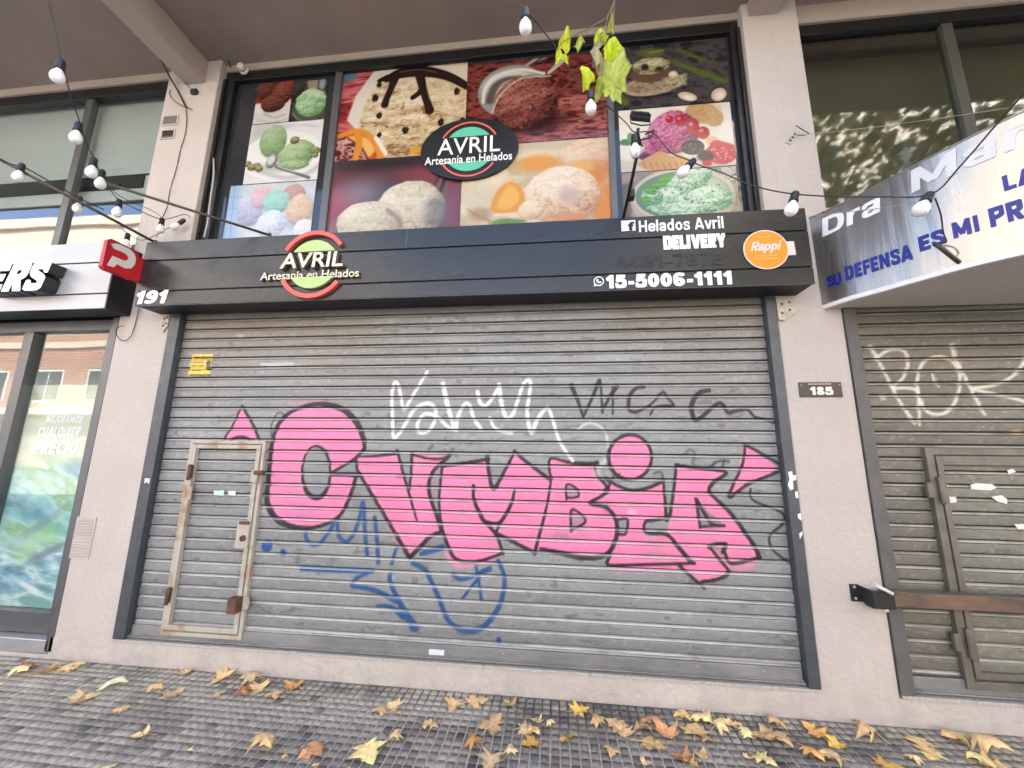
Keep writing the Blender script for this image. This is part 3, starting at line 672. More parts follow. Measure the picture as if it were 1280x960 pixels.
PINK = (228, 122, 164); BLK = (34, 28, 34); WHT = (226, 226, 226); BLU = (32, 70, 126)
def graffiti(p):
    pk = dict(soft=1.6, mottled=.22, rough=1.2)
    G = (129, 131, 132)
    # blue tag, under the pink piece
    for pts, w in (([(382, 662), (383, 672), (389, 680), (400, 679), (412, 664), (421, 650), (423, 668), (431, 677), (440, 671), (449, 650), (454, 627), (456, 660), (459, 693)], 4.2),
                   ([(468.5, 647), (471, 670), (473, 703)], 4.5), ([(500, 674), (494, 690), (490, 704)], 3.5),
                   ([(378, 710), (465, 714)], [6.5, 5.5]), ([(461, 716), (446, 723), (440, 732), (458, 735), (474, 740), (495, 751)], [3, 3.5, 4.5, 6]),
                   ([(488, 717), (488, 728), (498, 750), (507, 766), (518, 784)], [4, 5, 7, 10]), ([(471, 757), (480, 757), (491, 760), (504, 771)], [2, 4, 6]),
                   ([(516, 704), (530, 711), (538, 724), (549, 748), (556, 767), (565, 780), (578, 787.5), (594, 788), (606, 782), (618, 768), (626, 752), (630, 736), (630, 719), (623, 701)], [5, 5, 5.5, 6, 5, 4.5]),
                   ([(566, 718), (576, 724), (592, 720), (604, 714), (612, 711)], [5, 4, 6]), ([(595, 707), (599, 730), (602, 750)], 3.2), ([(599, 722), (588, 735), (578, 748)], [4, 2.5]),
                   ([(527, 692), (540, 688), (553, 684)], [5, 7])):
        p.line(pts, BLU, w, soft=2.0, smooth=True, alpha=.92)
    p.ell(334, 682, 7, 8, BLU, .25); p.ell(354, 690.5, 3.6, 4.4, BLU, .4); p.ell(623.5, 800.5, 3.4, 4.4, BLU, .4)
    # pink fills
    C_ = [(456, 560), (454, 547), (445, 527), (427, 511), (400, 505), (375, 510), (355, 522), (344, 540), (339, 565), (336, 600), (334, 625), (341, 643), (356, 655), (380, 660), (405, 656), (425, 644), (437, 622), (445, 597), (430, 595), (414, 592), (430, 582), (445, 572)]
    p.poly(C_, PINK, smooth=True, **pk)
    p.ell(395.5, 590, 18, 33, G, .06, ang=-4)
    V_ = [(446, 571), (496, 567), (512, 612), (515, 567), (560, 570), (546, 587), (537, 604), (540, 625), (553, 664), (534, 678), (512, 697), (480, 640), (449, 592)]
    p.poly(V_, PINK, **pk); p.poly([(452, 592), (470, 600), (500, 660), (510, 697), (496, 680), (462, 610)], PINK, 3, .8)
    p.poly([(497, 569), (514.5, 569), (512, 611)], G, .8)
    M_ = [(551, 582), (610, 574), (617, 611), (643, 565), (688, 599), (684, 630), (668, 691), (621, 667), (628, 692), (600, 703), (581, 703), (566, 696), (552, 664), (549, 630)]
    p.poly(M_, PINK, **pk); p.poly([(537, 604), (545, 587), (553, 578), (551, 600), (550, 640), (541, 625)], (150, 120, 130), 1.5, .6)
    p.poly([(556, 690), (585, 700), (625, 694), (612, 703), (572, 711), (560, 702)], PINK, 4, .75)
    B_ = [(687.5, 574), (744, 580), (745, 591), (760, 611), (737, 629), (759, 635), (771, 650), (771, 668), (762, 689), (750, 696), (726, 697), (676, 688), (668, 691), (679, 644)]
    p.poly(B_, PINK, **pk)
    for h in ([(708, 606), (721, 611), (723, 618), (708, 622)], [(714, 638), (732, 651), (714, 662)]): p.poly(h, (150, 122, 132), 1.0, .85)
    I_ = [(759, 600), (774, 607), (791, 613), (810, 609), (830, 601), (831, 650), (806, 653), (808, 666), (833, 668), (864, 703.5), (862, 712), (760, 710), (762, 694), (771, 672), (760, 630), (740, 628), (760, 612)]
    p.poly(I_, PINK, **pk); p.poly([(773, 650), (784, 648), (782, 666), (771, 666)], G, 1)
    p.ell(787.5, 571.5, 27.5, 28.5, PINK, .05)
    A_ = [(845, 582), (907, 589), (888, 604), (889, 613), (907, 635), (928, 659), (949, 697), (913, 703), (912, 717), (878, 728), (848, 706), (833, 667), (837, 650)]
    p.poly(A_, PINK, **pk); p.poly([(870, 625), (904, 656), (874.5, 659)], (132, 118, 124), 1, .9); p.poly([(889, 684), (905, 683), (911, 699), (900, 694)], (150, 120, 130), 1, .6)
    p.poly([(760, 706), (850, 706), (845, 715), (770, 714)], PINK, 5, .6); p.poly([(915, 703), (948, 699), (940, 711), (918, 714)], PINK, 6, .7)
    p.poly([(302.5, 507.5), (324, 554), (304, 546), (275, 558)], PINK, 1.4); p.poly([(931, 556), (975, 586), (912, 620)], PINK, 1.4, rough=1)
    p.poly([(360, 505), (400, 501), (430, 508), (446, 524), (438, 520), (400, 508)], PINK, 4, .5)
    # grey ghost patches and mist inside the pink
    for (x, y, rx, ry, c, a) in ((375, 640, 18, 10, (176, 110, 160), .45), (400, 612, 9, 7, (120, 120, 160), .5), (500, 596, 6, 3, (150, 70, 110), .5), (540, 655, 12, 5, (190, 110, 170), .4), (700, 670, 9, 6, (160, 110, 140), .5), (790, 640, 6, 3, (240, 190, 215), .7), (812, 668, 10, 7, (170, 150, 165), .5), (760, 640, 6, 5, (150, 90, 120), .4), (345, 560, 8, 20, (240, 120, 165), .5)):
        p.ell(x, y, rx, ry, c, .5, a, wob=.5)
    # black outlines
    L = dict(soft=1.3, smooth=True, alpha=.93, rough=.8)
    p.line(C_[:18], BLK, [4, 6, 7, 6, 4, 5, 5, 5, 6, 7, 6, 4, 3.5, 4, 4.5], **L); p.line([(456, 560), (445, 572), (430, 582), (414, 591)], BLK, [4, 3, 3.5], **L); p.line([(414, 594), (430, 593), (449, 594)], BLK, [3, 5, 5], **L)
    p.line([(395.5+17.5*math.cos(a), 590+32.5*math.sin(a)) for a in np.linspace(0, 2*PI, 24)], BLK, [2.5, 5, 5, 3, 2.5, 3, 2.5], **L)
    p.line([(339, 545), (340, 530), (346, 518), (352, 516), (357, 521)], BLK, 1.6, soft=1.2, smooth=True, alpha=.6)
    for pts, w in (([(445, 572), (446, 582), (450, 593), (480, 643), (512, 697)], [3, 3.5, 3.5, 4, 5]), ([(446, 571), (470, 570), (494, 567), (497, 565), (505, 595), (513, 622), (521, 650)], [2, 3, 4, 3, 3, 2]), ([(515, 566), (514, 590), (512, 612)], [4, 3, 2.5]),
                   ([(515, 568), (535, 573), (553, 573), (562, 570), (548, 582), (540, 592), (536, 606), (538, 622), (545, 642), (552, 662)], [3, 3, 3.5, 4, 4, 4.5, 4, 5]), ([(512, 697), (524, 685), (538, 671), (552, 664)], [5, 5, 4]),
                   ([(553, 582), (551, 600), (549, 625), (551, 650), (555, 668), (561, 684), (568, 697), (580, 702), (600, 701), (627, 692)], [3.5, 3, 3, 4, 4, 3.5, 3]), ([(552, 583), (580, 579), (611, 574)], 4), ([(609, 571), (611, 590), (617, 611), (630, 590), (643, 566)], [5, 4, 5, 3.5, 3]),
                   ([(643, 564), (655, 575), (672, 588), (688, 600)], [4, 4, 4]), ([(689, 598), (684, 630), (676, 662), (668, 692)], [2.5, 3, 3.5, 4]), ([(592, 607), (592, 622), (597, 636), (605, 651), (620, 668), (629, 692)], [4, 4, 5, 4, 3]), ([(605, 651), (615, 654), (625, 653), (635, 638), (641, 624), (643, 612)], [4, 4, 4.5, 4, 2.5]), ([(625, 653), (620, 666)], 3), ([(621, 667), (645, 679), (669, 691)], [4.5, 4]),
                   ([(689, 600), (687.5, 574), (712, 578), (744, 580), (746, 578)], [3, 3, 4.5, 5]), ([(744, 580), (746, 593), (760, 611), (752, 620), (737, 629), (757, 634), (769, 648), (771, 668), (763, 688), (750, 696), (728, 697), (700, 691), (676, 686)], [3, 4, 4, 4, 4.5, 5, 5, 6, 6, 4]),
                   ([(708, 624), (708, 606), (717, 608), (723, 614), (722, 621), (708, 622)], 2.6), ([(714, 664), (714, 638), (724, 641), (732, 651), (724, 658), (714, 662)], 2.8),
                   ([(757, 598), (772, 607), (791, 613), (812, 609), (830, 601)], [4, 4, 4]), ([(829, 600), (831, 625), (833, 650)], [3, 3.5, 4]), ([(834, 648), (818, 650), (806, 653), (808, 666), (833, 668), (848, 684), (864, 703)], [3.5, 4, 3, 4, 5, 6]), ([(771, 650), (784, 649), (782, 667), (771, 667)], 3), ([(759, 598), (762, 606), (755, 613)], 3),
                   ([(763, 694), (760, 706), (790, 706), (830, 705), (868, 704)], [4, 4, 3.5, 3.5]), ([(845, 582), (843, 605), (838, 640), (834, 650)], [3.5, 3.5, 4]), ([(845, 581), (870, 585), (907, 590), (893, 602), (886, 612), (893, 622), (907, 635), (920, 650), (932, 667), (943, 683), (949, 697)], [4, 4, 4.5, 4.5, 5, 5, 6]),
                   ([(870, 624), (875, 659)], 3.5), ([(870, 624), (880, 641), (890, 655), (905, 657), (876, 658)], [5, 4, 3]), ([(945, 698), (930, 702), (913, 704), (907, 694), (904, 686)], [4, 4, 3]), ([(886, 684), (892, 681), (907, 680), (903, 690)], 4.5), ([(887, 684), (900, 700), (911, 716), (896, 724), (877, 727)], [3.5, 4, 4]), ([(848, 706), (862, 719), (880, 735)], [4, 4, 4]),
                   ([(302.5, 507.5), (292, 530), (275, 559), (290, 549), (304, 546), (324, 554), (317, 532), (303, 508)], [2, 2.5, 3, 3]), ([(931, 556), (928, 580), (911, 621), (935, 605), (976, 586), (955, 569), (931, 556)], [3, 3.5, 4, 3.5, 4])):
        p.line(pts, BLK, w, **L)
    p.line([(787.5+27*math.cos(a), 571.5+28*math.sin(a)) for a in np.linspace(-2, 2*PI-2, 26)], BLK, [4.5, 3.5, 4, 5, 3.5], **L)
    p.line([(765, 602), (768, 594), (775, 592)], BLK, 2, soft=1.5, alpha=.6, smooth=True); p.line([(817, 592), (826, 590), (829, 600)], BLK, 2, soft=1.5, alpha=.6, smooth=True)
    # white tag
    W = dict(soft=1.8, smooth=True, alpha=.9)
    for pts, w in (([(534, 465), (525, 480), (514, 498), (505, 512), (501, 494), (498, 481), (493, 479), (490, 495), (491, 525), (492, 546), (499, 542), (508, 528), (518, 512), (530, 505), (540, 506), (545, 516), (541, 532), (533, 540), (524, 540), (522, 530), (530, 518), (545, 520), (558, 532), (566, 537)], [3, 3.5, 3.5, 4, 3.5, 3.2]),
                   ([(554, 480), (558, 500), (564, 522), (570, 538), (572, 522), (580, 506), (587, 506), (592, 522), (601, 536)], [5.5, 4.5, 3.5, 4]), ([(597, 490), (600, 503), (607, 507), (616, 497), (624, 483)], [4.5, 3.5, 4]), ([(624, 481), (627, 505), (633, 522), (641, 518), (648, 498), (655, 479), (663, 477), (661, 498), (659, 516), (664, 541), (672, 524), (684, 510), (691, 525), (698, 548), (707, 564), (716, 576)], [5, 4, 3.5, 4, 4.5, 3.5, 3]),
                   ([(612, 522), (618, 534), (630, 540), (640, 541)], [3, 3.5, 3])):
        p.line(pts, WHT, w, **W)
    p.line([(722, 537), (735, 529), (750, 533), (758, 545), (760, 558)], WHT, 2.6, soft=2.5, smooth=True, alpha=.5); p.line([(756, 576), (746, 588), (748, 594)], WHT, 5, soft=4, smooth=True, alpha=.5)
    # black marker tags on the right
    K = dict(soft=1.3, smooth=False, alpha=.88)
    p.line([(714, 482), (722, 500), (729, 521), (739, 500), (749, 476)], BLK, [6, 4, 3, 3.5, 5], **K); p.line([(750, 475), (752, 495), (753, 516)], BLK, 2.6, **K); p.line([(771, 483), (762, 496), (753, 513)], BLK, [6, 4, 3], **K); p.line([(766, 484), (766, 517)], BLK, 2.4, **K)
    K['smooth'] = True
    for pts, w in (([(805, 484), (796, 485), (788, 493), (785.5, 505), (788, 514), (798, 514), (812, 507)], [4, 4.5, 4, 3]), ([(812, 507), (821, 498), (828.5, 490), (835, 498), (842, 507), (830, 507), (818, 510), (813, 518)], [2.5, 3, 2.5]), ([(886, 488), (876, 490), (868, 498), (864, 510), (868, 524), (876, 522), (885, 514), (898, 504), (905, 508), (910, 516), (922, 513), (934, 512), (943, 521), (956, 524), (966, 528)], [5.5, 6, 6, 5, 4.5, 5, 4.5, 4, 3, 3]),
                   ([(938, 611), (938, 620), (944, 627), (962, 634), (977, 641), (981, 649), (976, 657), (966, 665), (961, 675), (966, 687), (977, 697), (992, 707)], [2.5, 3, 3, 3.5, 2.5, 3, 3.5])):
        p.line(pts, BLK, w, **K)
    p.line([(858, 566), (862, 562), (868, 567), (866, 580), (876, 584), (890, 582)], (70, 70, 70), 3.4, soft=3, smooth=True, alpha=.55); p.line([(888, 586), (894, 578), (905, 576), (911, 577)], (50, 50, 50), 3, soft=2, smooth=True, alpha=.75); p.line([(905, 576), (903, 584)], (50, 50, 50), 2.6, soft=2, alpha=.7)
    for x, y in ((536, 562), (562, 566), (608, 570)): p.line([(x, y), (x+5, y-5)], (70, 70, 70), 3.5, soft=2, alpha=.6)
    p.ell(350, 456, 22, 3, (190, 190, 188), .5, .4); p.line([(327, 455), (345, 456), (366, 455)], (205, 205, 200), 2, soft=2, alpha=.5)
    for s_, x, y in ((1, 222, 833), (2, 300, 420), (3, 700, 772), (4, 860, 768)): p.ell(x, y, 5, 2.4, (190, 190, 190), .6, .5, wob=.8, seed=s_)

sh1 = empty('roller_shutter', (-.8, .05, .17), 'wide closed galvanised roller shutter sprayed with big pink lettering', 'roller shutter')
SX0, SX1 = -3.185, 1.545
SZ0, SZ1 = .268, 2.79
DX0, DX1, DZ0, DZ1 = -2.885, -2.29, .245, 1.605                     # wicket door opening
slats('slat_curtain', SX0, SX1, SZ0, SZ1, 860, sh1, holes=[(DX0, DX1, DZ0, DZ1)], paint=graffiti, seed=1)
def bottom_rail(x0, x1, parent, dent=False):
    b = MB()
    for px_ in np.arange(x0, x1, .6):
        pass
    b.box(x0, x1, .030, .060, .196, .262, .003); b.box(x0, x1, .004, .062, .184, .193, .002); b.box(x0, x1, .022, .034, .192, .199)
    return b.build('bottom_rail', M['rail'], parent)
bottom_rail(SX0+.02, SX1-.02, sh1)
for x in (-2.93, -2.6, -1.8, -1.1, -.35, .3, .9, 1.3): MB().lathe([(.007, 0), (.006, .004), (.002, .006)], (x, .030, .235), (0, -1, 0), 8).build('rivet', M['old_zinc'], sh1)
def guide(x0, x1, parent, m, ztop=2.79, inner=1):
    b = MB(); b.box(x0, x1, -.012, .034, .172, ztop, .004)
    xi = x1-.012 if inner > 0 else x0
    b.box(xi, xi+.012, .036, .16, .172, ztop)
    return b.build('guide_rail', m, parent)
guide(-3.268, -3.172, sh1, M['guide'], inner=1); guide(1.532, 1.6, sh1, M['guide'], inner=-1)
MS = M['white']
# peeling white sticker scraps on the guide rails
def scrap(parent, pts, y, m=None, nm='sticker'):
    P = [on_y(*q, y) for q in pts]
    MB().plate([(q.x, q.z) for q in P], y, y+.0012).build(nm, m or MS, parent)
scrap(sh1, [(181, 598), (187, 598), (186, 605), (183, 602), (180.5, 604.5)], -.0145)
for pts in ([(985, 590), (990, 589), (991, 594), (996, 594), (995, 600), (991, 601), (992, 611), (988, 613), (985, 606), (987, 599)], [(994, 615), (997, 614), (998, 623), (994.5, 622)], [(997, 643), (1001, 641), (1002, 651), (998, 648)], [(999, 667), (1003, 664), (1003, 668), (1000, 674)]):
    scrap(sh1, pts, -.0145)

# wicket door in the shutter
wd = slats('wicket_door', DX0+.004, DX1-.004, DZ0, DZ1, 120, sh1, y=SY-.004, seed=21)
def flat_frame(nm, x0, x1, z0, z1, w, y0, y1, m, parent, top=True, w_in=None):
    b = MB(); b.box(x0, x0+w, y0, y1, z0, z1, .003); b.box(x1-w, x1, y0, y1, z0, z1, .003); b.box(x0+w+.0005, x1-w-.0005, y0+.0015, y1, z0, z0+w, .003)
    if top: b.box(x0+w+.0005, x1-w-.0005, y0+.0015, y1, z1-w, z1, .003)
    return b.build(nm, m, parent)
flat_frame('door_frame', DX0-.030, DX1+.030, DZ0-.038, DZ1+.030, .026, .018, .05, M['cream_rust'], wd)
b = MB(); b.box(DX0+.001, DX0+.034, .012, .045, DZ0+.002, DZ1-.002, .002); b.box(DX1-.036, DX1-.003, .012, .045, DZ0+.002, DZ1-.002, .002); b.box(DX0+.035, DX1-.037, .014, .045, DZ0+.002, DZ0+.036, .002); b.box(DX0+.035, DX1-.037, .014, .045, DZ1-.034, DZ1-.002, .002)
b.build('leaf_frame', M['cream_rust'], wd)
def wpt(x, y): q = on_y(x, y, .01); return q.x, q.z
for (x, y) in ((239, 590), (212, 744)):
    cx, cz = wpt(x, y); b = MB(); b.box(cx-.028, cx+.012, -.004, .02, cz-.05, cz+.055, .006); b.lathe([(.012, -.06), (.013, -.055), (.013, .055), (.012, .06)], (cx+.004, -.010, cz), (.06, 0, 1), 10); b.build('hinge', M['rust'], wd)
cx, cz = wpt(237, 617); MB().box(cx-.016, cx+.016, .004, .018, cz-.05, cz+.05, .003).build('splice_plate', M['cream_rust'], wd)
# lock case with cylinder
cx, cz = wpt(304, 668); lk = MB().box(cx-.052, cx+.048, .0, .02, cz-.10, cz+.10, .004).build('lock_plate', M['cream_rust'], wd)
b = MB(); b.lathe([(.022, 0), (.022, .012), (.016, .016), (.012, .016), (.012, .006)], (cx+.012, .0, cz-.025), (0, -1, 0), 14); b.build('lock_cylinder', M['rust'], lk); MB().box(cx-.03, cx+.05, -.014, .0, cz+.075, cz+.098, .004).build('lock_cover', M['rust'], lk)
# bolt housing at the top and padlock box at the bottom of the free side
cx, cz = wpt(321, 594); b = MB(); b.box(cx-.03, cx+.02, -.016, .014, cz-.055, cz+.04, .005); b.build('bolt_housing', M['cream_rust'], wd)
b = MB(); b.tube([(cx+.0, -.012, cz+.02), (cx+.07, -.014, cz+.022)], .017, 10); b.build('bolt', M['rust'], wd)
cx, cz = wpt(299, 753); b = MB(); b.box(cx-.045, cx+.025, -.05, .012, cz-.06, cz+.045, .004); b.build('padlock_box', M['rust'], wd)
b = MB(); b.plate([(cx+.035, cz-.045), (cx+.075, cz-.04), (cx+.085, cz+.0), (cx+.075, cz+.04), (cx+.035, cz+.045)], .0, .012); b.build('hasp', M['cream_rust'], wd)
M['mint_sticker'] = mat('mint_sticker', (.50, .72, .58), .5, noise=.1, nscale=60)
scrap(wd, [(267, 613.5), (280, 613), (279.5, 619.5), (267.5, 619)], .040, M['mint_sticker']); scrap(wd, [(285, 614), (294.5, 614), (294, 619.5), (285.5, 618.5)], .040)

# yellow locksmith sticker, pasted across three slats
M['sticker_y'] = mat('yellow_sticker', (.7, .5, .1), .5, attr=True, noise=.06, nscale=60)
def slat_sticker(name, parent, x0, x1, z0, z1, base, paint, off=.0035):
    xs = np.linspace(x0, x1, 60); zs = slat_rows(z0, z1); X, Z = np.meshgrid(xs, zs)
    Y = SY-np.maximum(slat_profile(((Z-ZREF)/PITCH) % 1.), -.004)-off
    me = grid_mesh(name, np.stack([X.ravel(), Y.ravel(), Z.ravel()], 1), len(zs), len(xs)); p = Paint(X, Z, SY-.01, base); paint(p); paint_attr(me, p.C); me.materials.append(M['sticker_y']); return link(name, me, parent)
def pst(p):
    for (x0, x1, y, h) in ((242, 266, 447, 2.6), (238, 256, 453, 1.2), (238, 256, 457, 1.2), (240, 252, 463, 1.0), (237, 262, 469, 2.6)):
        for k in np.arange(x0, x1, 3.0): p.line([(k, y), (k+1.8, y)], (70, 60, 40), h, soft=.8, alpha=.75)
    p.ell(261, 454, 3.4, 4, (60, 60, 66), .2); p.ell(261, 460, 4.5, 3, (60, 60, 66), .3); p.ell(238, 444, 3, 3, (128, 128, 126), .3); p.ell(266, 470, 3, 3, (128, 128, 126), .3)
    st = sstep(.55, .7, fbm(p.X*60, p.Z*60, 4)); p.C = p.C*(1-.35*st[:, None])+np.array((235, 225, 190))/255*.35*st[:, None]
q0 = on_y(236, 471, SY); q1 = on_y(268, 443, SY)
slat_sticker('sticker', sh1, q0.x, q1.x, q0.z, q1.z, (226, 190, 78), pst)
q0 = on_y(536, 822.5, .03); q1 = on_y(555.5, 812.5, .03)
b = MB(); b.box(q0.x, q1.x, .0262, .0305, q0.z, q1.z); b.build('maker_label', mat('pale_label', (.55, .56, .66), .5, noise=.5, nscale=70, color2=(.75, .76, .80)), sh1)

# right-hand shutter
sh2 = empty('roller_shutter', (3.5, .05, .17), 'brownish grey roller shutter with thin white spray tag behind a rusty bar', 'roller shutter')
def graffiti2(p):
    W = dict(soft=1.8, smooth=True, alpha=.85); c = (214, 210, 196)
    for pts, w in (([(1088, 434), (1094, 445), (1104, 463), (1115, 485), (1128, 508), (1143, 529)], [6, 4, 3.5, 3.5, 4]), ([(1097, 446), (1110, 438), (1125, 437), (1133, 444), (1134, 458), (1127, 474), (1115, 485), (1132, 485), (1145, 488), (1148, 500), (1149, 531)], [4, 4, 4, 3.5, 3.5, 4.5, 3]),
                   ([(1168, 446), (1155, 452), (1148, 465), (1146, 482), (1150, 500), (1158, 514), (1170, 518), (1183, 515), (1193, 503), (1199, 484), (1198, 465), (1190, 452), (1178, 446), (1165, 447)], [3.5, 4, 3.5, 4]), ([(1165, 468), (1168, 477), (1173, 483)], 2.6),
                   ([(1190, 432), (1194, 448), (1205, 470), (1215, 490), (1230, 518)], [6.5, 4, 3.5, 3.5]), ([(1278, 455), (1268, 468), (1252, 478), (1235, 483), (1215, 486), (1240, 492), (1262, 497), (1285, 503)], [3.5, 4, 4, 4.5, 3.5]), ([(1278, 455), (1284, 440)], 3.5)):
        p.line(pts, c, w, **W)
    p.ell(1103.5, 496, 4.5, 4, c, .3, .8)
    p.ell(1270, 541, 8, 3, (206, 160, 120), .4, .8, wob=.8)
XS0 = XR1+.075
WX0, WX1, WZ0, WZ1 = 2.475, 3.16, .275, 1.58
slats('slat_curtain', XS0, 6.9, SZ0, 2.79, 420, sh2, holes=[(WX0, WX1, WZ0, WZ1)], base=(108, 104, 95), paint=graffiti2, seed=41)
bottom_rail(XS0+.02, 6.85, sh2); guide(XR1+.004, XR1+.082, sh2, M['guide_brown'], inner=1); guide(6.85, 6.95, sh2, M['guide_brown'], inner=-1)
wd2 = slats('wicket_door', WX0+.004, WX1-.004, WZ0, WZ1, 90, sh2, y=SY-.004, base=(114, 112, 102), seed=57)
flat_frame('door_frame', WX0-.05, WX1+.05, WZ0-.06, WZ1+.05, .046, .016, .05, M['brown_frame'], wd2)
b = MB(); b.box(WX0+.001, WX0+.036, .010, .045, WZ0+.002, WZ1-.002, .002); b.box(WX1-.036, WX1-.002, .010, .045, WZ0+.002, WZ1-.002, .002); b.box(WX0+.037, WX1-.037, .012, .045, WZ0+.002, WZ0+.036, .002); b.box(WX0+.037, WX1-.037, .012, .045, WZ1-.06, WZ1-.002, .002); b.build('leaf_frame', M['brown_frame'], wd2)
for z in (1.36, .47):
    b = MB(); b.box(WX0-.085, WX0-.045, .002, .03, z-.05, z+.05, .006); b.lathe([(.013, -.085), (.014, -.08), (.014, .08), (.013, .085)], (WX0-.006, .004, z), (0, 0, 1), 10); b.build('hinge', M['brown_frame'], wd2)
M['white_scrap'] = mat('torn_sticker', (.62, .66, .58), .6, noise=.4, nscale=30, color2=(.78, .78, .76))
for pts in ([(1213, 606), (1220, 604), (1240, 605), (1246, 610), (1238, 613), (1214, 611.5)], [(1182, 621), (1195, 621), (1196, 628), (1183, 629)], [(1239, 621), (1252, 619), (1259, 624), (1259, 630), (1247, 627)], [(1176, 606), (1186, 606), (1180, 609)], [(1259, 588), (1266, 586), (1270, 590), (1261, 593)], [(1268, 655), (1284, 655), (1284, 661), (1272, 661)]):
    scrap(wd2, pts, .040, M['white_scrap'])

# barricade bar
sb = empty('security_bar', (2.6, -.05, .72), 'rusty brown square bar bolted across the right-hand shutter', 'security bar')
a0 = on_y(1108, 747, -.07); 
b = MB(); b.box(a0.x-.02, 6.2, -.095, -.035, a0.z-.045, a0.z+.035, .006); b.build('bar', M['bar_rust'], sb)
b = MB(); b.box(a0.x-.02, 6.2, -.096, -.034, a0.z+.0355, a0.z+.0395); b.build('bar_top', M['brown_frame'], sb)
b = MB(); b.box(a0.x-.155, a0.x-.10, -.006, .002, a0.z-.05, a0.z+.05, .002); b.box(a0.x-.105, a0.x-.095, -.10, .0, a0.z-.045, a0.z+.045, .002); b.box(a0.x-.10, a0.x+.02, -.106, -.098, a0.z-.05, a0.z+.045, .003); b.box(a0.x-.10, a0.x+.02, -.10, -.03, a0.z-.057, a0.z-.049, .002)
br = b.build('bracket', M['rubber'], sb)
[MB().lathe([(.009, 0), (.009, .004), (.004, .006)], (a0.x-.13, -.006, a0.z+dz), (0, -1, 0), 8).build('bolt', M['old_zinc'], br) for dz in (-.032, .034)]; b = MB(); b.lathe([(.014, 0), (.014, .012), (.008, .015)], (a0.x-.03, -.09, a0.z-.06), (0, -.4, -1), 10); b.build('bolt', M['old_zinc'], br)
p0 = on_y(1094, 731, -.11); p1 = on_y(1116, 742.5, -.125); MB().tube([p0, p1], .010, 10).build('pin', M['bone'], sb)

# corroded mounting plates at the ends of the fascia
def anchor(x0, x1, y0, y1, label):
    a = on_y(x0, y1, -.005); c = on_y(x1, y0, -.005)
    r_ = MB(); n = 9
    pts = [(a.x, a.z), (a.x+(c.x-a.x)*.35, a.z-.012), (a.x+(c.x-a.x)*.6, a.z+.02), (c.x, a.z+.045), (c.x, c.z), (a.x, c.z)]
    r_.plate(pts, -.018, .0); o = r_.build('mounting_plate', M['old_zinc']); tag(o, label, 'bracket', 'mounting plates under the fascia')
    b = MB(); w = c.x-a.x; h = c.z-a.z
    for fx, fz in ((.25, .3), (.7, .45), (.3, .75), (.72, .82)): MB().lathe([(.008, 0), (.008, .004), (.003, .007)], (a.x+w*fx, -.018, a.z+h*fz), (0, -1, 0), 8).build('screw', M['rust'], o)
anchor(203, 213.5, 394, 414, 'corroded white mounting plate on the left pier beside number 191')
anchor(972, 990.5, 374, 400, 'corroded white mounting plate on right pier under the orange disc end')

# ------------------------------------------------------------------ fascia signs
FY = -.215
fs = empty('fascia_sign', (-.8, FY, 2.70), 'long graphite black fascia sign over the graffiti shutter', 'shop sign')
FX0, FX1, FZ0, FZ1 = -3.375, 1.745, 2.705, 3.262
G1, G2 = 2.822, 3.092
b = MB(); b.box(FX0, FX1, FY+.012, -.002, FZ0+.002, FZ1-.002); b.build('carcass', M['sign_under'], fs)
b = MB()
for z0, z1 in ((FZ0, G1-.006), (G1+.006, G2-.006), (G2+.006, FZ1)): b.box(FX0, FX1, FY, FY+.011, z0, z1, .002)
b.build('plank', M['sign_black'], fs)
b = MB(); b.box(FX0+.002, FX0+.030, FY-.001, FY+.02, FZ0-.004, FZ0+.0005); b.box(FX0, FX1, FY+.001, FY+.012, FZ0-.006, FZ0-.001); b.box(-1.12, -1.115, FY-.0012, FY, G2+.01, FZ1-.004); b.build('trim', M['guide'], fs)
TY = FY-.004
def tw(s, x0, x1, yt, yb, x2=None, m=None, parent=None, bold=.02, shear=0, depth=.003, y=None, cap=None, name='lettering', spacing=1.0, heavy=None):
    """fit wording to a photo box: left x0, right x1, top/bottom measured at the left end"""
    y = TY if y is None else y
    xm = (x0+x1)/2
    z1 = on_y(xm, yt, y).z; z0 = on_y(xm, yb, y).z
    return text_on_wall(name, s, on_y(x0, (yt+yb)/2, y).x, on_y(x1, (yt+yb)/2, y).x, z0, z1, y, m or M['white'], parent or fs, bold, shear, depth, spacing, 0., cap, heavy)
tw('191', 170.5, 209, 363, 379.5, shear=.10, heavy=.24, spacing=1.04)
tw('Helados Avril', 798.5, 904.5, 272.5, 287.5, heavy=.165, spacing=1.06)
tw('DELIVERY', 829, 907, 293, 310.5, heavy=.29, spacing=.98)
tw('4481-7873', 769, 906, 317.5, 333, heavy=.2, m=M['ghost'], depth=.0012)
tw('15-5006-1111', 757.5, 915, 341, 358, heavy=.25, spacing=1.03)
# white square with an f
def fpt(x, y): q = on_y(x, y, TY); return q.x, q.z
a = fpt(777, 289); c = fpt(794, 275); b = MB(); b.box(a[0], c[0], TY, TY+.003, a[1], c[1], .001); ic = b.build('square_icon', M['white'], fs)
text_on_wall('lettering', 'f', a[0]+(c[0]-a[0])*.46, a[0]+(c[0]-a[0])*.92, a[1]+.001, a[1]+(c[1]-a[1])*.86, TY-.0015, M['sign_under'], ic, .05, 0, .001)
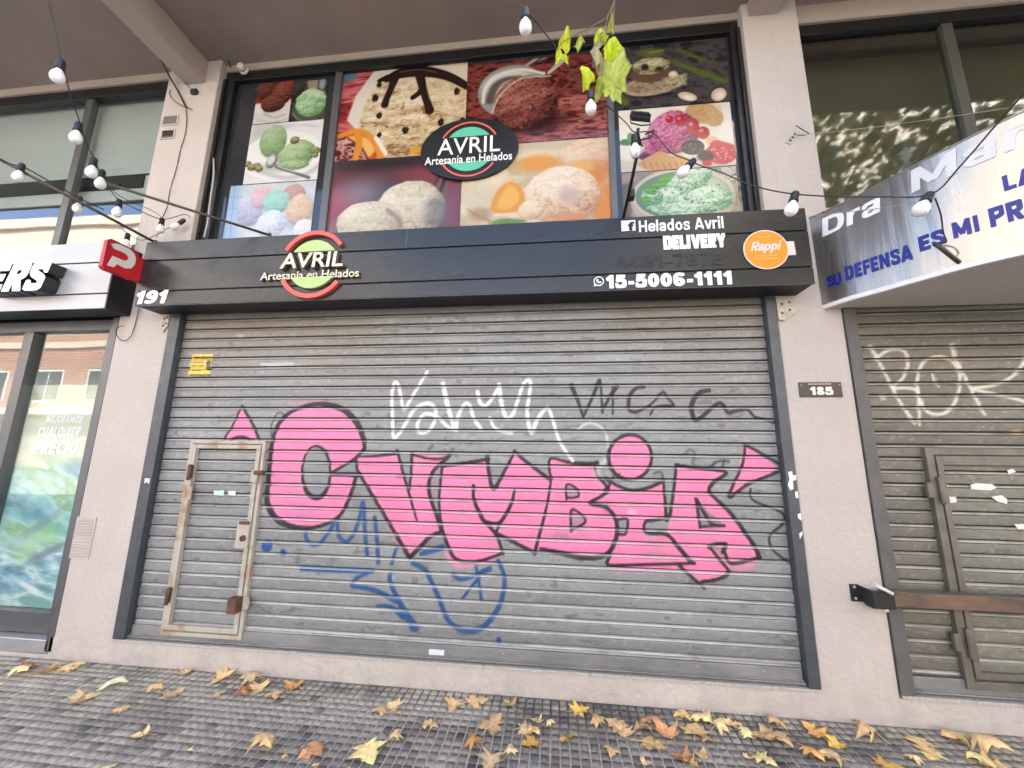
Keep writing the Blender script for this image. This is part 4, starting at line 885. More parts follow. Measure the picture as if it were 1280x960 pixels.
# phone in a speech bubble
cx, cz = fpt(748.5, 351.5); r_ = .036
b = MB()
o_ = circ(cx, cz, r_, r_, 40); i_ = circ(cx, cz, r_*.80, r_*.80, 40)
for k in range(40):
    k2 = (k+1) % 40; b.quad((o_[k][0], TY, o_[k][1]), (o_[k2][0], TY, o_[k2][1]), (i_[k2][0], TY, i_[k2][1]), (i_[k][0], TY, i_[k][1]))
b.plate([(cx-r_*.98, cz-r_*1.05), (cx-r_*.42, cz-r_*.90), (cx-r_*.88, cz-r_*.45)], TY-.0004, TY+.002)
b.tube([(cx+r_*.42*math.cos(t)+r_*.1, TY-.0005, cz+r_*.42*math.sin(t)+r_*.1) for t in np.linspace(R(165), R(285), 9)], .0055, 6)
for t in (165, 285): b.lathe([(.0075, -.002), (.0075, .002)], (cx+r_*.42*math.cos(R(t))+r_*.16, TY, cz+r_*.42*math.sin(R(t))+r_*.16), (0, -1, 0), 10)
b.build('phone_icon', M['white'], fs)
# raised round emblem
lg = empty('round_emblem', (-1.85, 0, 0)); lg.parent = fs; lg.location = (-1.85+.8, -.03, .29)
def arc_band(b, cx, cz, r0, r1, a0, a1, y0, y1, n=36):
    o_ = circ(cx, cz, r1, r1, n, a0, a1); i_ = circ(cx, cz, r0, r0, n, a0, a1)
    b.plate(o_+i_[::-1], y0, y1)
LX, LZ, LR = -1.85, 2.988, .281
for a0, a1 in ((35, 152), (208, 325)): b = MB(); arc_band(b, LX, LZ, LR-.034, LR, a0, a1, FY-.030, FY); b.build('red_arc', M['logo_red'], lg)
for a0, a1 in ((32, 148), (212, 328)): MB().plate(circ(LX, LZ, LR-.080, LR-.080, 30, a0, a1), FY-.026, FY).build('green_cap', M['logo_green'], lg)
def lx(x, y): return on_y(x, y, FY-.03)
text_on_wall('lettering', 'AVRIL', lx(351, 325).x, lx(429, 325).x, lx(390, 334.5).z, lx(390, 315.5).z, FY-.034, [M['cream_letter'], M['letter_wood']], lg, .018, .06, .033)
text_on_wall('lettering', 'Artesanía en Helados', lx(325, 343).x, lx(448, 343).x, lx(390, 347.5).z, lx(390, 337.5).z, FY-.024, [M['cream_letter'], M['letter_wood']], lg, .012, 0, .023)
# orange disc and the pale tag behind it
q0 = fpt(957.3, 337); q1 = fpt(957, 288); dz = (q1[1]-q0[1])/2; dcx, dcz = fpt(957, 312.3)
b = MB(); b.plate(circ(dcx, dcz, dz, dz, 56), FY-.009, FY-.002); dk = b.build('orange_disc', M['pale_pink'], fs)
b = MB(); b.plate(circ(dcx, dcz, dz*.945, dz*.945, 56), FY-.0105, FY-.0085); b.build('orange_face', M['orange'], dk)
text_on_wall('lettering', 'Rappi', dcx-dz*.70, dcx+dz*.72, dcz-dz*.20, dcz+dz*.42, FY-.0125, M['pale_pink'], dk, 0, .30, .0015, .95, heavy=.19)
M['orange_pale'] = mat('orange_print', (.85, .42, .16), .45)
b = MB()
for (x0, x1, z) in ((-.28, .24, .62), (-.5, .42, -.34), (-.62, .55, -.5)):
    for k in np.arange(x0, x1, .09): b.box(dcx+dz*k, dcx+dz*(k+.06), FY-.0118, FY-.0104, dcz+dz*z, dcz+dz*(z+.05))
b.build('small_print', M['orange_pale'], dk)
a = fpt(984, 319); c = fpt(993, 301.5); MB().plate([(a[0]-.03, a[1]-.002), (c[0], a[1]), (c[0]-.004, c[1]), (a[0]-.03, c[1])], FY-.0045, FY-.001).build('pale_tag', M['pale_pink'], fs)

# left neighbour's fascia
ls = empty('fascia_sign', (-6, -.2, 2.70), 'pale silver fascia sign with raised italic white letters', 'shop sign')
LX1 = -3.67
b = MB(); b.box(-9.6, LX1, -.188, -.002, 2.700, 3.29); b.build('carcass', M['sign_under'], ls)
b = MB()
for z0, z1 in ((2.698, 2.822), (2.834, 3.104), (3.116, 3.295)): b.box(-9.6, LX1-.004, -.20, -.189, z0, z1, .002)
b.build('plank', M['silver'], ls)
def l3(x, y): q = on_y(x, y, -.305); return q
text_on_wall('lettering', 'ERS', l3(-16, 346).x, l3(60.5, 346).x, l3(30, 363.5).z, l3(30, 328.5).z, -.305, [M['letter_white'], M['letter_side']], ls, 0, .20, .10, 1.0, heavy=.26)
b = MB(); b.box(-5.6, -4.3, -.215, -.201, 2.845, 2.875); b.build('letter_rail', M['letter_side'], ls)

# red projecting sign
ps = empty('projecting_sign', (-3.39, -.2, 2.9), 'red projecting sign with white P emblem between the silver and black fascias', 'sign')
PXs = -3.39
def yz(x, y): q = on_x(x, y, PXs); return (q.y, q.z)
def px_prism(pts, x0, x1): return MB().prism([(x0, y, z) for y, z in pts], [(x1, y, z) for y, z in pts])
loop = [(-.478, 3.128), (-.462, 3.144), (-.270, 3.144), (-.252, 3.112), (-.245, 3.108), (-.19, 3.108), (-.19, 2.905), (-.262, 2.905), (-.285, 2.893), (-.30, 2.900), (-.462, 2.893), (-.482, 2.912)]
px_prism(loop, PXs-.018, PXs+.018).build('board', M['red'], ps)
lip = [(y*1.0, z) for y, z in loop]
b = MB(); b.tube([(PXs+.0185, y, z) for y, z in loop+[loop[0]]], .004, 6); b.build('edge_trim', M['red_edge'], ps)
for nm, pl in (('P', [(120+X/6.4, 270+Y/6.4) for X, Y in ((105, 224), (150, 222), (205, 243), (255, 268), (290, 302), (302, 345), (292, 392), (262, 420), (215, 420), (180, 402), (150, 385), (125, 412), (70, 395), (92, 357), (115, 320), (165, 340), (212, 360), (236, 352), (243, 332), (222, 305), (180, 284), (125, 262))]),):
    pts = [yz(*q) for q in pl]
    MB().prism([(PXs+.0215, y, z) for y, z in pts], [(PXs+.0175, y, z) for y, z in pts]).build('emblem', M['bone'], ps)
MB().box(PXs-.022, PXs+.022, -.19, -.17, 2.88, 3.12, .003).build('mount', M['red_edge'], ps)

# curved steel sign of the right neighbour
cs = empty('curved_sign', (3, -.4, 2.6), 'curved polished steel canopy sign with blue and white wording', 'shop sign')
def crv(pts, n):
    p = smooth_pts(pts, 8); d = np.r_[0, np.cumsum(np.hypot(*np.diff(p, axis=0).T))]; u = np.linspace(0, d[-1], n)
    return np.stack([np.interp(u, d, p[:, 0]), np.interp(u, d, p[:, 1])], 1), d[-1]
BOT, LB = crv([(1.912, -.002), (1.974, -.155), (2.069, -.289), (2.171, -.441), (2.261, -.574), (2.36, -.68), (2.46, -.765), (2.62, -.86), (2.85, -.945), (3.2, -1.01), (3.8, -1.03), (5.5, -1.0)], 120)
TOP, LT = crv([(1.908, -.002), (2.035, -.18), (2.118, -.350), (2.205, -.535), (2.288, -.680), (2.36, -.80), (2.43, -.89), (2.60, -1.01), (2.84, -1.10), (3.2, -1.16), (3.8, -1.17), (5.5, -1.14)], 120)
ZB, ZT = 2.602, 3.314
def csurf(i, v, off=0.):
    i = min(max(i, 0), 118.999); k = int(i); f = i-k
    bo = BOT[k]*(1-f)+BOT[k+1]*f; to = TOP[k]*(1-f)+TOP[k+1]*f
    p = bo*(1-v)+to*v; t = BOT[k+1]-BOT[k]; nrm = np.array((t[1], -t[0])); nrm = nrm/np.linalg.norm(nrm)
    p = p+nrm*off; return (p[0], p[1], ZB+(ZT-ZB)*v)
b = MB(); vs_ = [[b.bm.verts.new(csurf(i, v)) for i in range(119)] for v in np.linspace(0, 1, 9)]
for r in range(8):
    for c in range(118): f = b.bm.faces.new((vs_[r][c], vs_[r][c+1], vs_[r+1][c+1], vs_[r+1][c])); f.smooth = True
b.build('steel_front', M['steel'], cs, recalc=False)
b = MB(); ring = [csurf(i, 0, -.006) for i in range(119)]; b.bm.faces.new([b.bm.verts.new(p) for p in ring+[(5.5, -.002, ZB), (2.0, -.002, ZB)]]); b.build('underside', M['sign_soffit'], cs)
b = MB(); ring = [csurf(i, 1, -.006) for i in range(119)]; b.bm.faces.new([b.bm.verts.new((p[0], p[1], p[2]-.002)) for p in ring+[(5.5, -.002, ZT), (2.0, -.002, ZT)]]); b.build('top_sheet', M['sign_soffit'], cs)
b = MB(); up = [b.bm.verts.new(csurf(i, .032, .0035)) for i in range(119)]; lo = [b.bm.verts.new((*csurf(i, 0, .0035)[:2], ZB-.006)) for i in range(119)]; li = [b.bm.verts.new((*csurf(i, 0, -.02)[:2], ZB-.006)) for i in range(119)]
for c in range(118): b.bm.faces.new((lo[c], lo[c+1], up[c+1], up[c])); b.bm.faces.new((li[c], li[c+1], lo[c+1], lo[c]))
b.build('rim', M['white_rim'], cs)
b = MB(); b.tube([csurf(i, 1, .002) for i in range(0, 119, 2)], .005, 6); b.build('top_edge', M['steel'], cs)
def curved_text(s, i0, i1, v0, v1, m, heavy=.2, shear=0, spacing=1.05):
    me = heavy_mesh(s, heavy, shear, spacing); n = len(me.vertices); co = np.zeros(n*3, np.float32); me.vertices.foreach_get('co', co); co = co.reshape(-1, 3)
    u = (co[:, 0]-co[:, 0].min())/np.ptp(co[:, 0]); v = co[:, 1]; w = co[:, 2]
    out = np.array([csurf(i0+(i1-i0)*a, v0+(v1-v0)*c_, .003+.002*(d_ > 0)) for a, c_, d_ in zip(u, v, w)], np.float32); me.vertices.foreach_set('co', out.ravel()); me.update(); me.materials.clear(); me.materials.append(m)
    return link('lettering', me, cs)
V2 = (.20, .32)
for s, i0, i1, v0, v1 in (('SU', 1.7, 4.2, .185, .30), ('DEFENSA', 4.9, 14.7, .195, .335), ('ES', 15.7, 18.8, .235, .365), ('MI', 19.8, 22.6, .25, .38), ('PR', 23.7, 27.0, .25, .395)): curved_text(s, i0, i1, v0, v1, M['blue_letter'], .23)
curved_text('LA', 25.6, 28.6, .485, .60, M['blue_letter'], .23)
curved_text('Dra', 1.9, 11.6, .735, .93, M['letter_white'], .185, .06)
curved_text('Mar', 15.9, 29.0, .765, .965, M['pale_letter'], .185, .06)

# ------------------------------------------------------------------ house number
np_ = empty('number_plate', (1.82, -.01, 2.0), 'dark brown house number plate reading 185 on the right pier', 'sign')
a = on_y(1000, 496.5, -.005); c = on_y(1051, 477.5, -.005)
b = MB(); b.box(a.x, c.x, -.008, -.0005, a.z, c.z, .002); b.build('plate', M['plate_brown'], np_)
w = c.x-a.x; h = c.z-a.z
text_on_wall('lettering', '185', a.x+w*.25, a.x+w*.78, a.z+h*.14, a.z+h*.68, -.0105, M['numeral'], np_, 0, 0, .002, 1.04, heavy=.25)
b = MB()
for k in np.arange(.22, .74, .05): b.box(a.x+w*k, a.x+w*(k+.034), -.0095, -.0078, a.z+h*.83, a.z+h*.91)
b.build('small_print', M['vent'], np_)
b = MB(); [b.lathe([(.006, 0), (.006, .002), (.002, .004)], (a.x+w*fx, -.008, a.z+h*.80), (0, -1, 0), 8) for fx in (.05, .95)]; b.build('screw', M['old_zinc'], np_)

# ------------------------------------------------------------------ vent grilles
def vent(x0, x1, yt, yb, n, label, hole=None):
    xm = (x0+x1)/2; ym = (yt+yb)/2
    X0 = on_y(x0, ym).x; X1 = on_y(x1, ym).x; Z1 = on_y(xm, yt).z; Z0 = on_y(xm, yb).z
    v = empty('vent_grille', ((X0+X1)/2, 0, Z0), label, 'vent', 'vent grilles on the left pier')
    b = MB(); t = .012
    b.box(X0, X0+t, -.008, .0, Z0, Z1); b.box(X1-t, X1, -.008, .0, Z0, Z1); b.box(X0+t, X1-t, -.008, .0, Z1-t, Z1); b.box(X0+t, X1-t, -.008, .0, Z0, Z0+t); b.build('frame', M['vent'], v)
    b = MB(); b.box(X0+t, X1-t, -.0012, .0, Z0+t, Z1-t); b.build('backing', M['vent_dark'] if hole else M['vent'], v)
    b = MB()
    for k in range(n):
        z = Z0+t+(Z1-Z0-2*t)*(k+.5)/n; hh = (Z1-Z0-2*t)/n
        if hole and hole[0] <= k <= hole[1]: continue
        b.prism([(X0+t, -.0015, z+hh*.42), (X0+t, -.016, z-hh*.18), (X0+t, -.0145, z-hh*.26), (X0+t, -.0015, z+hh*.16)], [(X1-t, -.0015, z+hh*.42), (X1-t, -.016, z-hh*.18), (X1-t, -.0145, z-hh*.26), (X1-t, -.0015, z+hh*.16)])
    b.build('louvre', M['vent'], v)
vent(95.5, 119.5, 646, 671, 6, 'small wall vent grille low on left pier, upper of the two')
vent(90, 114, 672, 698, 6, 'small wall vent grille low on left pier, lower of the two')
vent(204, 223, 144.5, 157, 6, 'upper small vent grille high on the left pier, intact louvres')
vent(202, 219, 162, 174, 5, 'broken vent grille high on the left pier with dark gap', hole=(1, 3))

# ------------------------------------------------------------------ shop windows
YG = .12
def frame_bars(nm, bars, m, parent, y0=.07, y1=.135):
    b = MB()
    for i, (x0, x1, z0, z1) in enumerate(bars): b.box(x0, x1, y0+.0015*(i % 3), y1, z0, z1, .003)
    return b.build(nm, m, parent)
cw = empty('display_window', (-.8, .1, 3.3), 'wide window above black fascia covered with ice cream photographs', 'window')
WX_0, WX_1, WZ_0, WZ_1 = XL1+.001, XR0-.001, 3.301, 5.266
frame_bars('frame', [(WX_0, WX_0+.10, WZ_0, WZ_1), (WX_1-.07, WX_1, WZ_0, WZ_1), (WX_0+.10, WX_1-.07, WZ_1-.10, WZ_1), (WX_0+.10, WX_1-.07, WZ_0, WZ_0+.05)], M['frame'], cw)
frame_bars('mullion', [(-2.07, -2.003, WZ_0+.05, WZ_1-.10), (.482, .535, WZ_0+.05, WZ_1-.10)], M['frame_grey'], cw, .085, .135)
b = MB(); b.box(WX_0+.0001, WX_0+.028, .045, .069, WZ_0, WZ_1-.1); b.box(WX_1-.03, WX_1-.0001, .045, .069, WZ_0, WZ_1-.1); b.build('outer_trim', M['frame'], cw)
b = MB(); b.box(WX_0+.09, WX_1-.06, .118, .128, WZ_0+.04, WZ_1-.09); b.build('dark_pane', mat('dark_pane', (.028, .03, .033), .06, spec=.7), cw)
M['print'] = mat('printed_vinyl', (.5, .5, .5), .16, attr=True, spec=.5)
YP = .113
SL_ = .0062
def poster(Lm, Rm, Tm, Bm, base, fn, step=SL_):
    x0 = on_y(*Lm, YP).x; x1 = on_y(*Rm, YP).x; z1 = on_y(*Tm, YP).z; z0 = on_y(*Bm, YP).z
    z0 = max(z0, WZ_0+.052); z1 = min(z1, WZ_1-.102)
    nc = max(20, int((x1-x0)/step)); nr = max(20, int((z1-z0)/step)); X, Z = np.meshgrid(np.linspace(x0, x1, nc), np.linspace(z0, z1, nr))
    me = grid_mesh('poster', np.stack([X.ravel(), np.full(X.size, YP), Z.ravel()], 1), nr, nc, smooth=False)
    p = Paint(X, Z, YP, base); p.q = [(Lm[0]-3, Tm[1]-6), (Rm[0]+3, Tm[1]-6), (Rm[0]+3, Bm[1]+6), (Lm[0]-3, Bm[1]+6)]; fn(p); paint_attr(me, p.C*.93+p.C.mean(1, keepdims=True)*.07, .64); me.materials.append(M['print']); return link('poster', me, cw)
def pa(p):
    p.poly([(316, 100), (370, 98), (366, 128), (316, 132)], (150, 34, 34), 6); p.ell(358, 106, 8, 6, (205, 50, 46), .5)
    p.poly([(312, 132), (366, 124), (362, 156), (312, 158)], (226, 224, 220), 4); p.ell(322, 136, 8, 6, (240, 238, 234), .3)
    BR = ((48, 20, 16), (98, 48, 38), (150, 92, 76))
    p.scoop(333, 111, 13, 13, *BR, seed=3); p.scoop(352, 117, 13, 14, (60, 24, 18), (122, 58, 42), (170, 104, 84), seed=4); p.scoop(341, 129, 15, 11, *BR, seed=5)
    p.line([(330, 142), (342, 147), (356, 143)], (170, 168, 164), 1.6, 2, .7, True); p.line([(322, 150), (340, 153), (358, 149)], (188, 186, 182), 1.6, 2, .7, True)
poster((319.5, 130), (363.5, 128), (344, 103), (339, 153.5), (160, 60, 50), pa)
def pb(p):
    p.texture(p.q, [(34, 34, 32), (74, 72, 66), (52, 44, 40)], 6, 6, 4)
    p.ell(388, 137, 25, 17, (58, 66, 56), .08); p.ell(388, 136, 22, 14, (92, 104, 84), .2, .8); p.poly([(384, 98), (398, 98), (396, 116), (386, 117)], (168, 162, 126), 3)
    p.scoop(389, 128, 19.5, 17, (92, 134, 84), (156, 204, 146), (222, 240, 208), seed=8, tex=.7, ridges=5); p.ell(403, 104, 4, 8, (170, 176, 178), .4); p.line([(366, 142), (376, 151), (396, 152), (408, 144)], (150, 158, 146), 1.6, 1.5, .7, True)
poster((364, 127), (407.5, 125), (389, 100.5), (382.5, 151), (60, 60, 56), pb)
def pc(p):
    p.poly([(318, 150), (345, 152), (360, 158), (330, 178), (312, 190)], (206, 206, 206), 8, .8)
    p.ell(352, 194, 50, 30, (250, 250, 249), .03); p.line([(308, 205), (330, 216), (358, 222), (385, 216), (400, 205)], (186, 186, 186), 4, 5, .7, True); p.line([(318, 168), (345, 160), (372, 156), (398, 158)], (200, 200, 200), 2.5, 3, .6, True)
    G_ = ((92, 128, 78), (150, 184, 130), (206, 226, 186))
    p.ell(352, 208, 30, 7, (178, 184, 168), .5, .7)
    p.scoop(341.5, 176, 16.5, 20, *G_, seed=11, wob=.12, tex=.3); p.scoop(371, 192, 23, 17, *G_, seed=12, ridges=4, tex=.45, ang=12); p.scoop(366, 206, 20, 6, *G_, seed=14, tex=.6)
    for x, y, r in ((309, 205, 5), (315, 209, 6), (321, 207, 5), (324, 211, 5), (395, 188, 6), (394, 194, 4), (368.5, 175, 6)): p.scoop(x, y, r, r*.75, (72, 58, 44), (134, 128, 84), (196, 190, 150), seed=int(x), tex=.8)
    p.ell(340, 201.5, 6.5, 9, (120, 122, 124), .1, ang=-20); p.ell(339, 200, 4.6, 6.5, (226, 228, 230), .4, ang=-20); p.line([(345, 208), (354, 212), (368, 216), (386, 222)], (120, 122, 124), [4, 3, 3, 4], 1.2, 1, True); p.line([(347, 207.5), (356, 211), (370, 215)], (214, 216, 218), 1.2, 1, .8, True)
poster((309.5, 192), (400.5, 187), (360, 152.5), (349, 227.5), (240, 240, 239), pc)
def pd(p):
    p.texture(p.q, [(190, 204, 222), (222, 226, 230), (206, 212, 220)], 4, 5, 9); p.poly([(274, 226), (302, 226), (294, 300), (270, 300)], (164, 196, 232), 8, .8)  # blue left side: sky reflected in the glass, painted into the print
    for x in (284, 291): p.line([(x+3, 230), (x-4, 298)], (120, 150, 190), 1, 1, .5)
    for y in (248, 262, 281): p.line([(276, y), (303, y-2)], (130, 160, 196), 1, 1, .5)
    for x, y, rx, ry, c in ((312, 266, 16, 16, (190, 190, 214)), (327, 246, 13, 13, (226, 188, 200)), (367, 242, 14, 12, (196, 160, 152)), (345, 252, 17, 15, (162, 212, 196)), (375, 261, 17, 19, (222, 194, 160)), (339, 279, 18, 17, (216, 224, 234)), (380, 286, 13, 12, (232, 232, 230))):
        c = np.array(c); p.scoop(x, y, rx, ry, tuple(c*.78), tuple(c), tuple(np.minimum(255, c*1.14)), seed=int(x+y), tex=.45, ridges=5)
poster((284, 262), (392, 257), (342, 229), (333, 300), (210, 214, 220), pd)
def pe(p):
    p.texture(p.q, [(120, 30, 40), (186, 62, 74), (224, 128, 132), (170, 50, 62)], 3, 22, 6, .25, .75); p.ell(432, 97, 14, 6, (70, 130, 160), .5, .8)
    p.poly([(470, 86), (445, 120), (434, 150), (470, 190), (486, 198), (590, 196), (590, 80)], (236, 228, 214), 3)
    p.scoop(518, 146, 68, 62, (140, 104, 62), (212, 186, 142), (246, 232, 204), seed=21, ridges=12, tex=.95, wob=.10, soft=.02)
    p.poly([(545, 84), (590, 76), (590, 196), (560, 194)], (236, 218, 182), 16, .5)
    p.ell(445, 184, 30, 20, (204, 92, 20), .06, ang=-14); p.ell(445, 185, 24, 15, (250, 190, 110), .12, ang=-14); p.poly([(412, 178), (432, 170), (452, 182), (462, 200), (410, 204)], (140, 66, 60), 2)
    p.texture([(412, 180), (432, 172), (452, 186), (458, 200), (410, 204)], [(92, 40, 40), (180, 110, 100), (232, 190, 180), (110, 40, 44)], 30, 30, 5, .3, .7); p.line([(447, 168), (449, 182), (444, 198)], (238, 150, 52), [8, 8, 7], 1.4, 1, True); p.line([(424, 170), (446, 164), (462, 170), (472, 186), (476, 197)], (240, 150, 50), [6, 7, 7, 6], 1.4, 1, True); p.line([(470, 172), (482, 192)], (246, 240, 226), 5, 2)
    CH = (44, 26, 22)
    for pts, w in (([(484, 99), (500, 92), (524, 89), (548, 92), (566, 98), (584, 108)], [9, 14, 16, 13, 11, 9]), ([(494, 96), (489, 110), (483, 124), (481, 131)], [12, 8, 8, 9]), ([(525, 94), (529, 112), (534, 128), (537, 138)], [12, 9, 9, 11]), ([(516, 122), (524, 116), (528, 110)], [6, 7, 8]), ([(474, 101), (484, 97)], [5, 8])): p.line(pts, CH, w, 1.4, 1, True)
    p.line([(500, 90), (524, 87), (545, 90)], (120, 92, 80), 1.6, 1.5, .7, True); p.line([(534, 112), (537, 124)], (140, 112, 96), 1.4, 1.2, .7)
    for x, y, r in ((469, 122.6, 4), (474, 144.5, 3.4), (474, 168.6, 2.8), (506.6, 163, 4), (551, 153, 4), (571, 114, 4), (474, 106, 3), (560, 170, 3), (578, 150, 3)): p.ell(x, y, r, r*1.15, (46, 34, 26), .25, wob=.7, seed=int(x))
    p.ell(521, 188, 10, 4, (240, 160, 50), .3, ang=15)
poster((416, 147), (582.5, 135), (500, 86), (497, 196.5), (200, 120, 110), pe)
def pf(p):
    p.texture(p.q, [(58, 18, 16), (112, 44, 38), (152, 72, 62), (84, 28, 24)], 9, 24, 7, .3, .7, shear=-.5)
    p.texture([(660, 150), (700, 120), (770, 110), (770, 180), (600, 186)], [(84, 28, 26), (160, 82, 74), (206, 128, 118), (104, 38, 34)], 8, 40, 17, .3, .7, .8, 10, shear=.35)
    p.ell(660, 152, 46, 15, (48, 14, 12), .5, .85)
    p.line([(686, 91), (694, 84), (704, 75)], (196, 192, 184), [4, 5, 6], 1.2); p.line([(656, 84), (668, 76), (682, 70)], (170, 168, 162), [5, 6, 6], 1.4); p.line([(662, 82), (678, 72)], (60, 56, 54), 2, 1.2)
    p.ell(639, 113, 42, 32, (150, 148, 142), .03, ang=8); p.ell(634, 104, 30, 16, (226, 224, 216), .35, ang=14); p.line([(604, 128), (606, 112), (616, 98), (634, 90), (656, 87), (680, 92)], (238, 236, 230), 3.5, 1.5, .9, True); p.line([(612, 126), (618, 110), (630, 100), (650, 96)], (70, 64, 60), [8, 10, 6, 3], 5, .85, True)
    p.scoop(657, 127, 41, 33, (58, 22, 18), (124, 62, 52), (186, 118, 102), seed=33, ridges=8, tex=.75, wob=.14, ang=20, soft=.02)
    p.line([(615, 141), (622, 124), (636, 108), (656, 97), (688, 95)], (206, 200, 190), 2, 1.2, .85, True)
poster((583, 135), (762, 120), (672, 73), (672, 177), (120, 50, 42), pf)
def pg(p):
    p.texture(p.q, [(62, 58, 62), (92, 82, 86)], 2, 2, 7)
    for x, y, rx, ry, c, a in ((418, 255, 34, 30, (188, 74, 84), .85), (470, 218, 60, 14, (112, 66, 74), .8), (450, 240, 26, 16, (150, 146, 160), .6), (545, 215, 40, 16, (166, 70, 80), .8), (560, 262, 30, 40, (150, 64, 76), .9), (490, 203, 60, 8, (52, 48, 50), .8), (430, 288, 30, 12, (176, 110, 120), .7)): p.ell(x, y, rx, ry, c, .9, a)
    for k in range(4): p.line([(552+k*5-k*k*.5, 216), (536+k*6, 246)], [(92, 60, 46), (140, 98, 76), (60, 40, 36), (120, 84, 70)][k], 5.5, 2, .9)
    V_ = ((138, 124, 98), (208, 196, 166), (244, 236, 216))
    p.scoop(512, 262, 44, 36, *V_, seed=41, ridges=5, tex=.45, wob=.16, light=(-.6, .5), soft=.03); p.ell(548, 268, 16, 24, (110, 104, 104), .7, .6); p.scoop(461, 278, 41, 27, *V_, seed=43, ridges=5, tex=.42, wob=.16, soft=.03); p.line([(484, 262), (496, 272), (502, 284)], (150, 136, 112), 4, 3, .8, True)
poster((406, 242), (576.5, 232), (490, 197.5), (485, 292), (80, 72, 76), pg)
def ph_(p):
    p.texture(p.q, [(206, 184, 140), (240, 222, 184), (226, 206, 166)], 3, 6, 9); p.poly([(575, 176), (770, 168), (770, 182), (575, 190)], (206, 190, 160), 5, .8)
    p.scoop(618, 230, 24, 20, (206, 172, 120), (234, 208, 166), (248, 236, 212), seed=51, tex=.4); p.ell(600, 256, 18, 26, (214, 206, 178), .5, .8); p.ell(600, 268, 14, 8, (168, 120, 70), .5, .6)
    p.scoop(735, 196, 38, 24, (190, 132, 80), (224, 182, 136), (246, 226, 200), seed=52, tex=.35); p.ell(674, 204, 26, 10, (238, 160, 46), .4); p.ell(742, 218, 22, 16, (226, 138, 40), .5); p.poly([(745, 236), (766, 226), (768, 276), (742, 272)], (236, 150, 40), 5); p.ell(728, 208, 14, 8, (240, 180, 90), .5)
    p.poly([(636, 228), (650, 232), (656, 248), (650, 262), (630, 266), (614, 264), (616, 250), (624, 236)], (238, 160, 36), 2, 1, True); p.poly([(636, 233), (646, 238), (648, 250), (638, 260), (622, 260), (626, 246)], (250, 190, 70), 4, .9, True)
    p.scoop(703, 243, 47, 36, (190, 134, 92), (238, 204, 164), (254, 244, 226), seed=54, ridges=6, tex=.5, wob=.10, soft=.02); p.scoop(664, 262, 16, 12, (206, 150, 100), (240, 212, 170), (252, 240, 220), seed=55); p.ell(712, 244, 14, 10, (200, 172, 160), .6, .7)
    p.ell(712, 272, 26, 6, (226, 150, 90), .5, .8); p.ell(634, 278, 20, 4.5, (110, 150, 50), .4, wob=.8); p.line([(585, 262), (598, 270), (612, 276)], (160, 120, 80), 2, 3, .6, True)
poster((577, 230), (764, 222), (670, 178), (672, 279), (230, 208, 168), ph_)
def pi_(p):
    p.texture(p.q, [(44, 42, 42), (84, 80, 80), (58, 56, 58)], 9, 16, 12, shear=.4)
    for pts, w in (([(838, 76), (858, 84), (880, 92), (908, 102)], [5, 6, 8, 6]), ([(848, 62), (872, 72), (890, 78)], [2, 4, 2]), ([(772, 118), (782, 128)], [8, 8])): p.line(pts, (92, 112, 40), w, 4, .9, True, 4)
    p.ell(813, 66, 16, 5, (96, 110, 44), .4, wob=.6); p.line([(812, 66), (828, 63)], (150, 160, 80), 2, 2, .7)
    p.ell(818, 109, 42, 13, (34, 32, 30), .5, .8); p.ell(817, 106, 39, 12.5, (186, 160, 134), .04, ang=7); p.ell(817, 105, 32, 9, (120, 96, 76), .2, .8, ang=7); p.texture([(782, 104), (850, 96), (850, 112), (800, 118)], [(96, 74, 58), (206, 184, 156), (150, 126, 100)], 24, 40, 3, .3, .7, .6, 6)
    p.ell(813, 93, 26, 10, (104, 78, 60), .08); p.scoop(814, 83, 24, 11, (88, 82, 56), (158, 148, 106), (216, 208, 172), seed=61, tex=.9, ridges=4); p.ell(806, 84, 5, 4, (52, 44, 36), .4); p.ell(824, 86, 5, 3, (60, 52, 40), .4)
    p.ell(841.5, 93.5, 6, 5, (214, 196, 166), .15); p.ell(841.5, 93.5, 4, 3.4, (238, 226, 200), .3); p.texture([(828, 98), (858, 92), (858, 106), (832, 110)], [(150, 140, 90), (214, 200, 160), (120, 110, 70)], 50, 50, 6, .3, .7, .8, 4)
    for x, y, rx, ry, an in ((859, 120, 15, 6.5, -22), (898, 117.5, 11, 11, -40)): p.ell(x, y, rx, ry, (78, 56, 44), .08, ang=an); p.ell(x+.5, y+.6, rx*.82, ry*.78, (222, 198, 172), .15, ang=an); p.ell(x+2, y+2, rx*.45, ry*.45, (244, 232, 216), .5, ang=an)
poster((772, 97), (910.5, 88), (838, 54), (843, 132), (64, 62, 62), pi_)
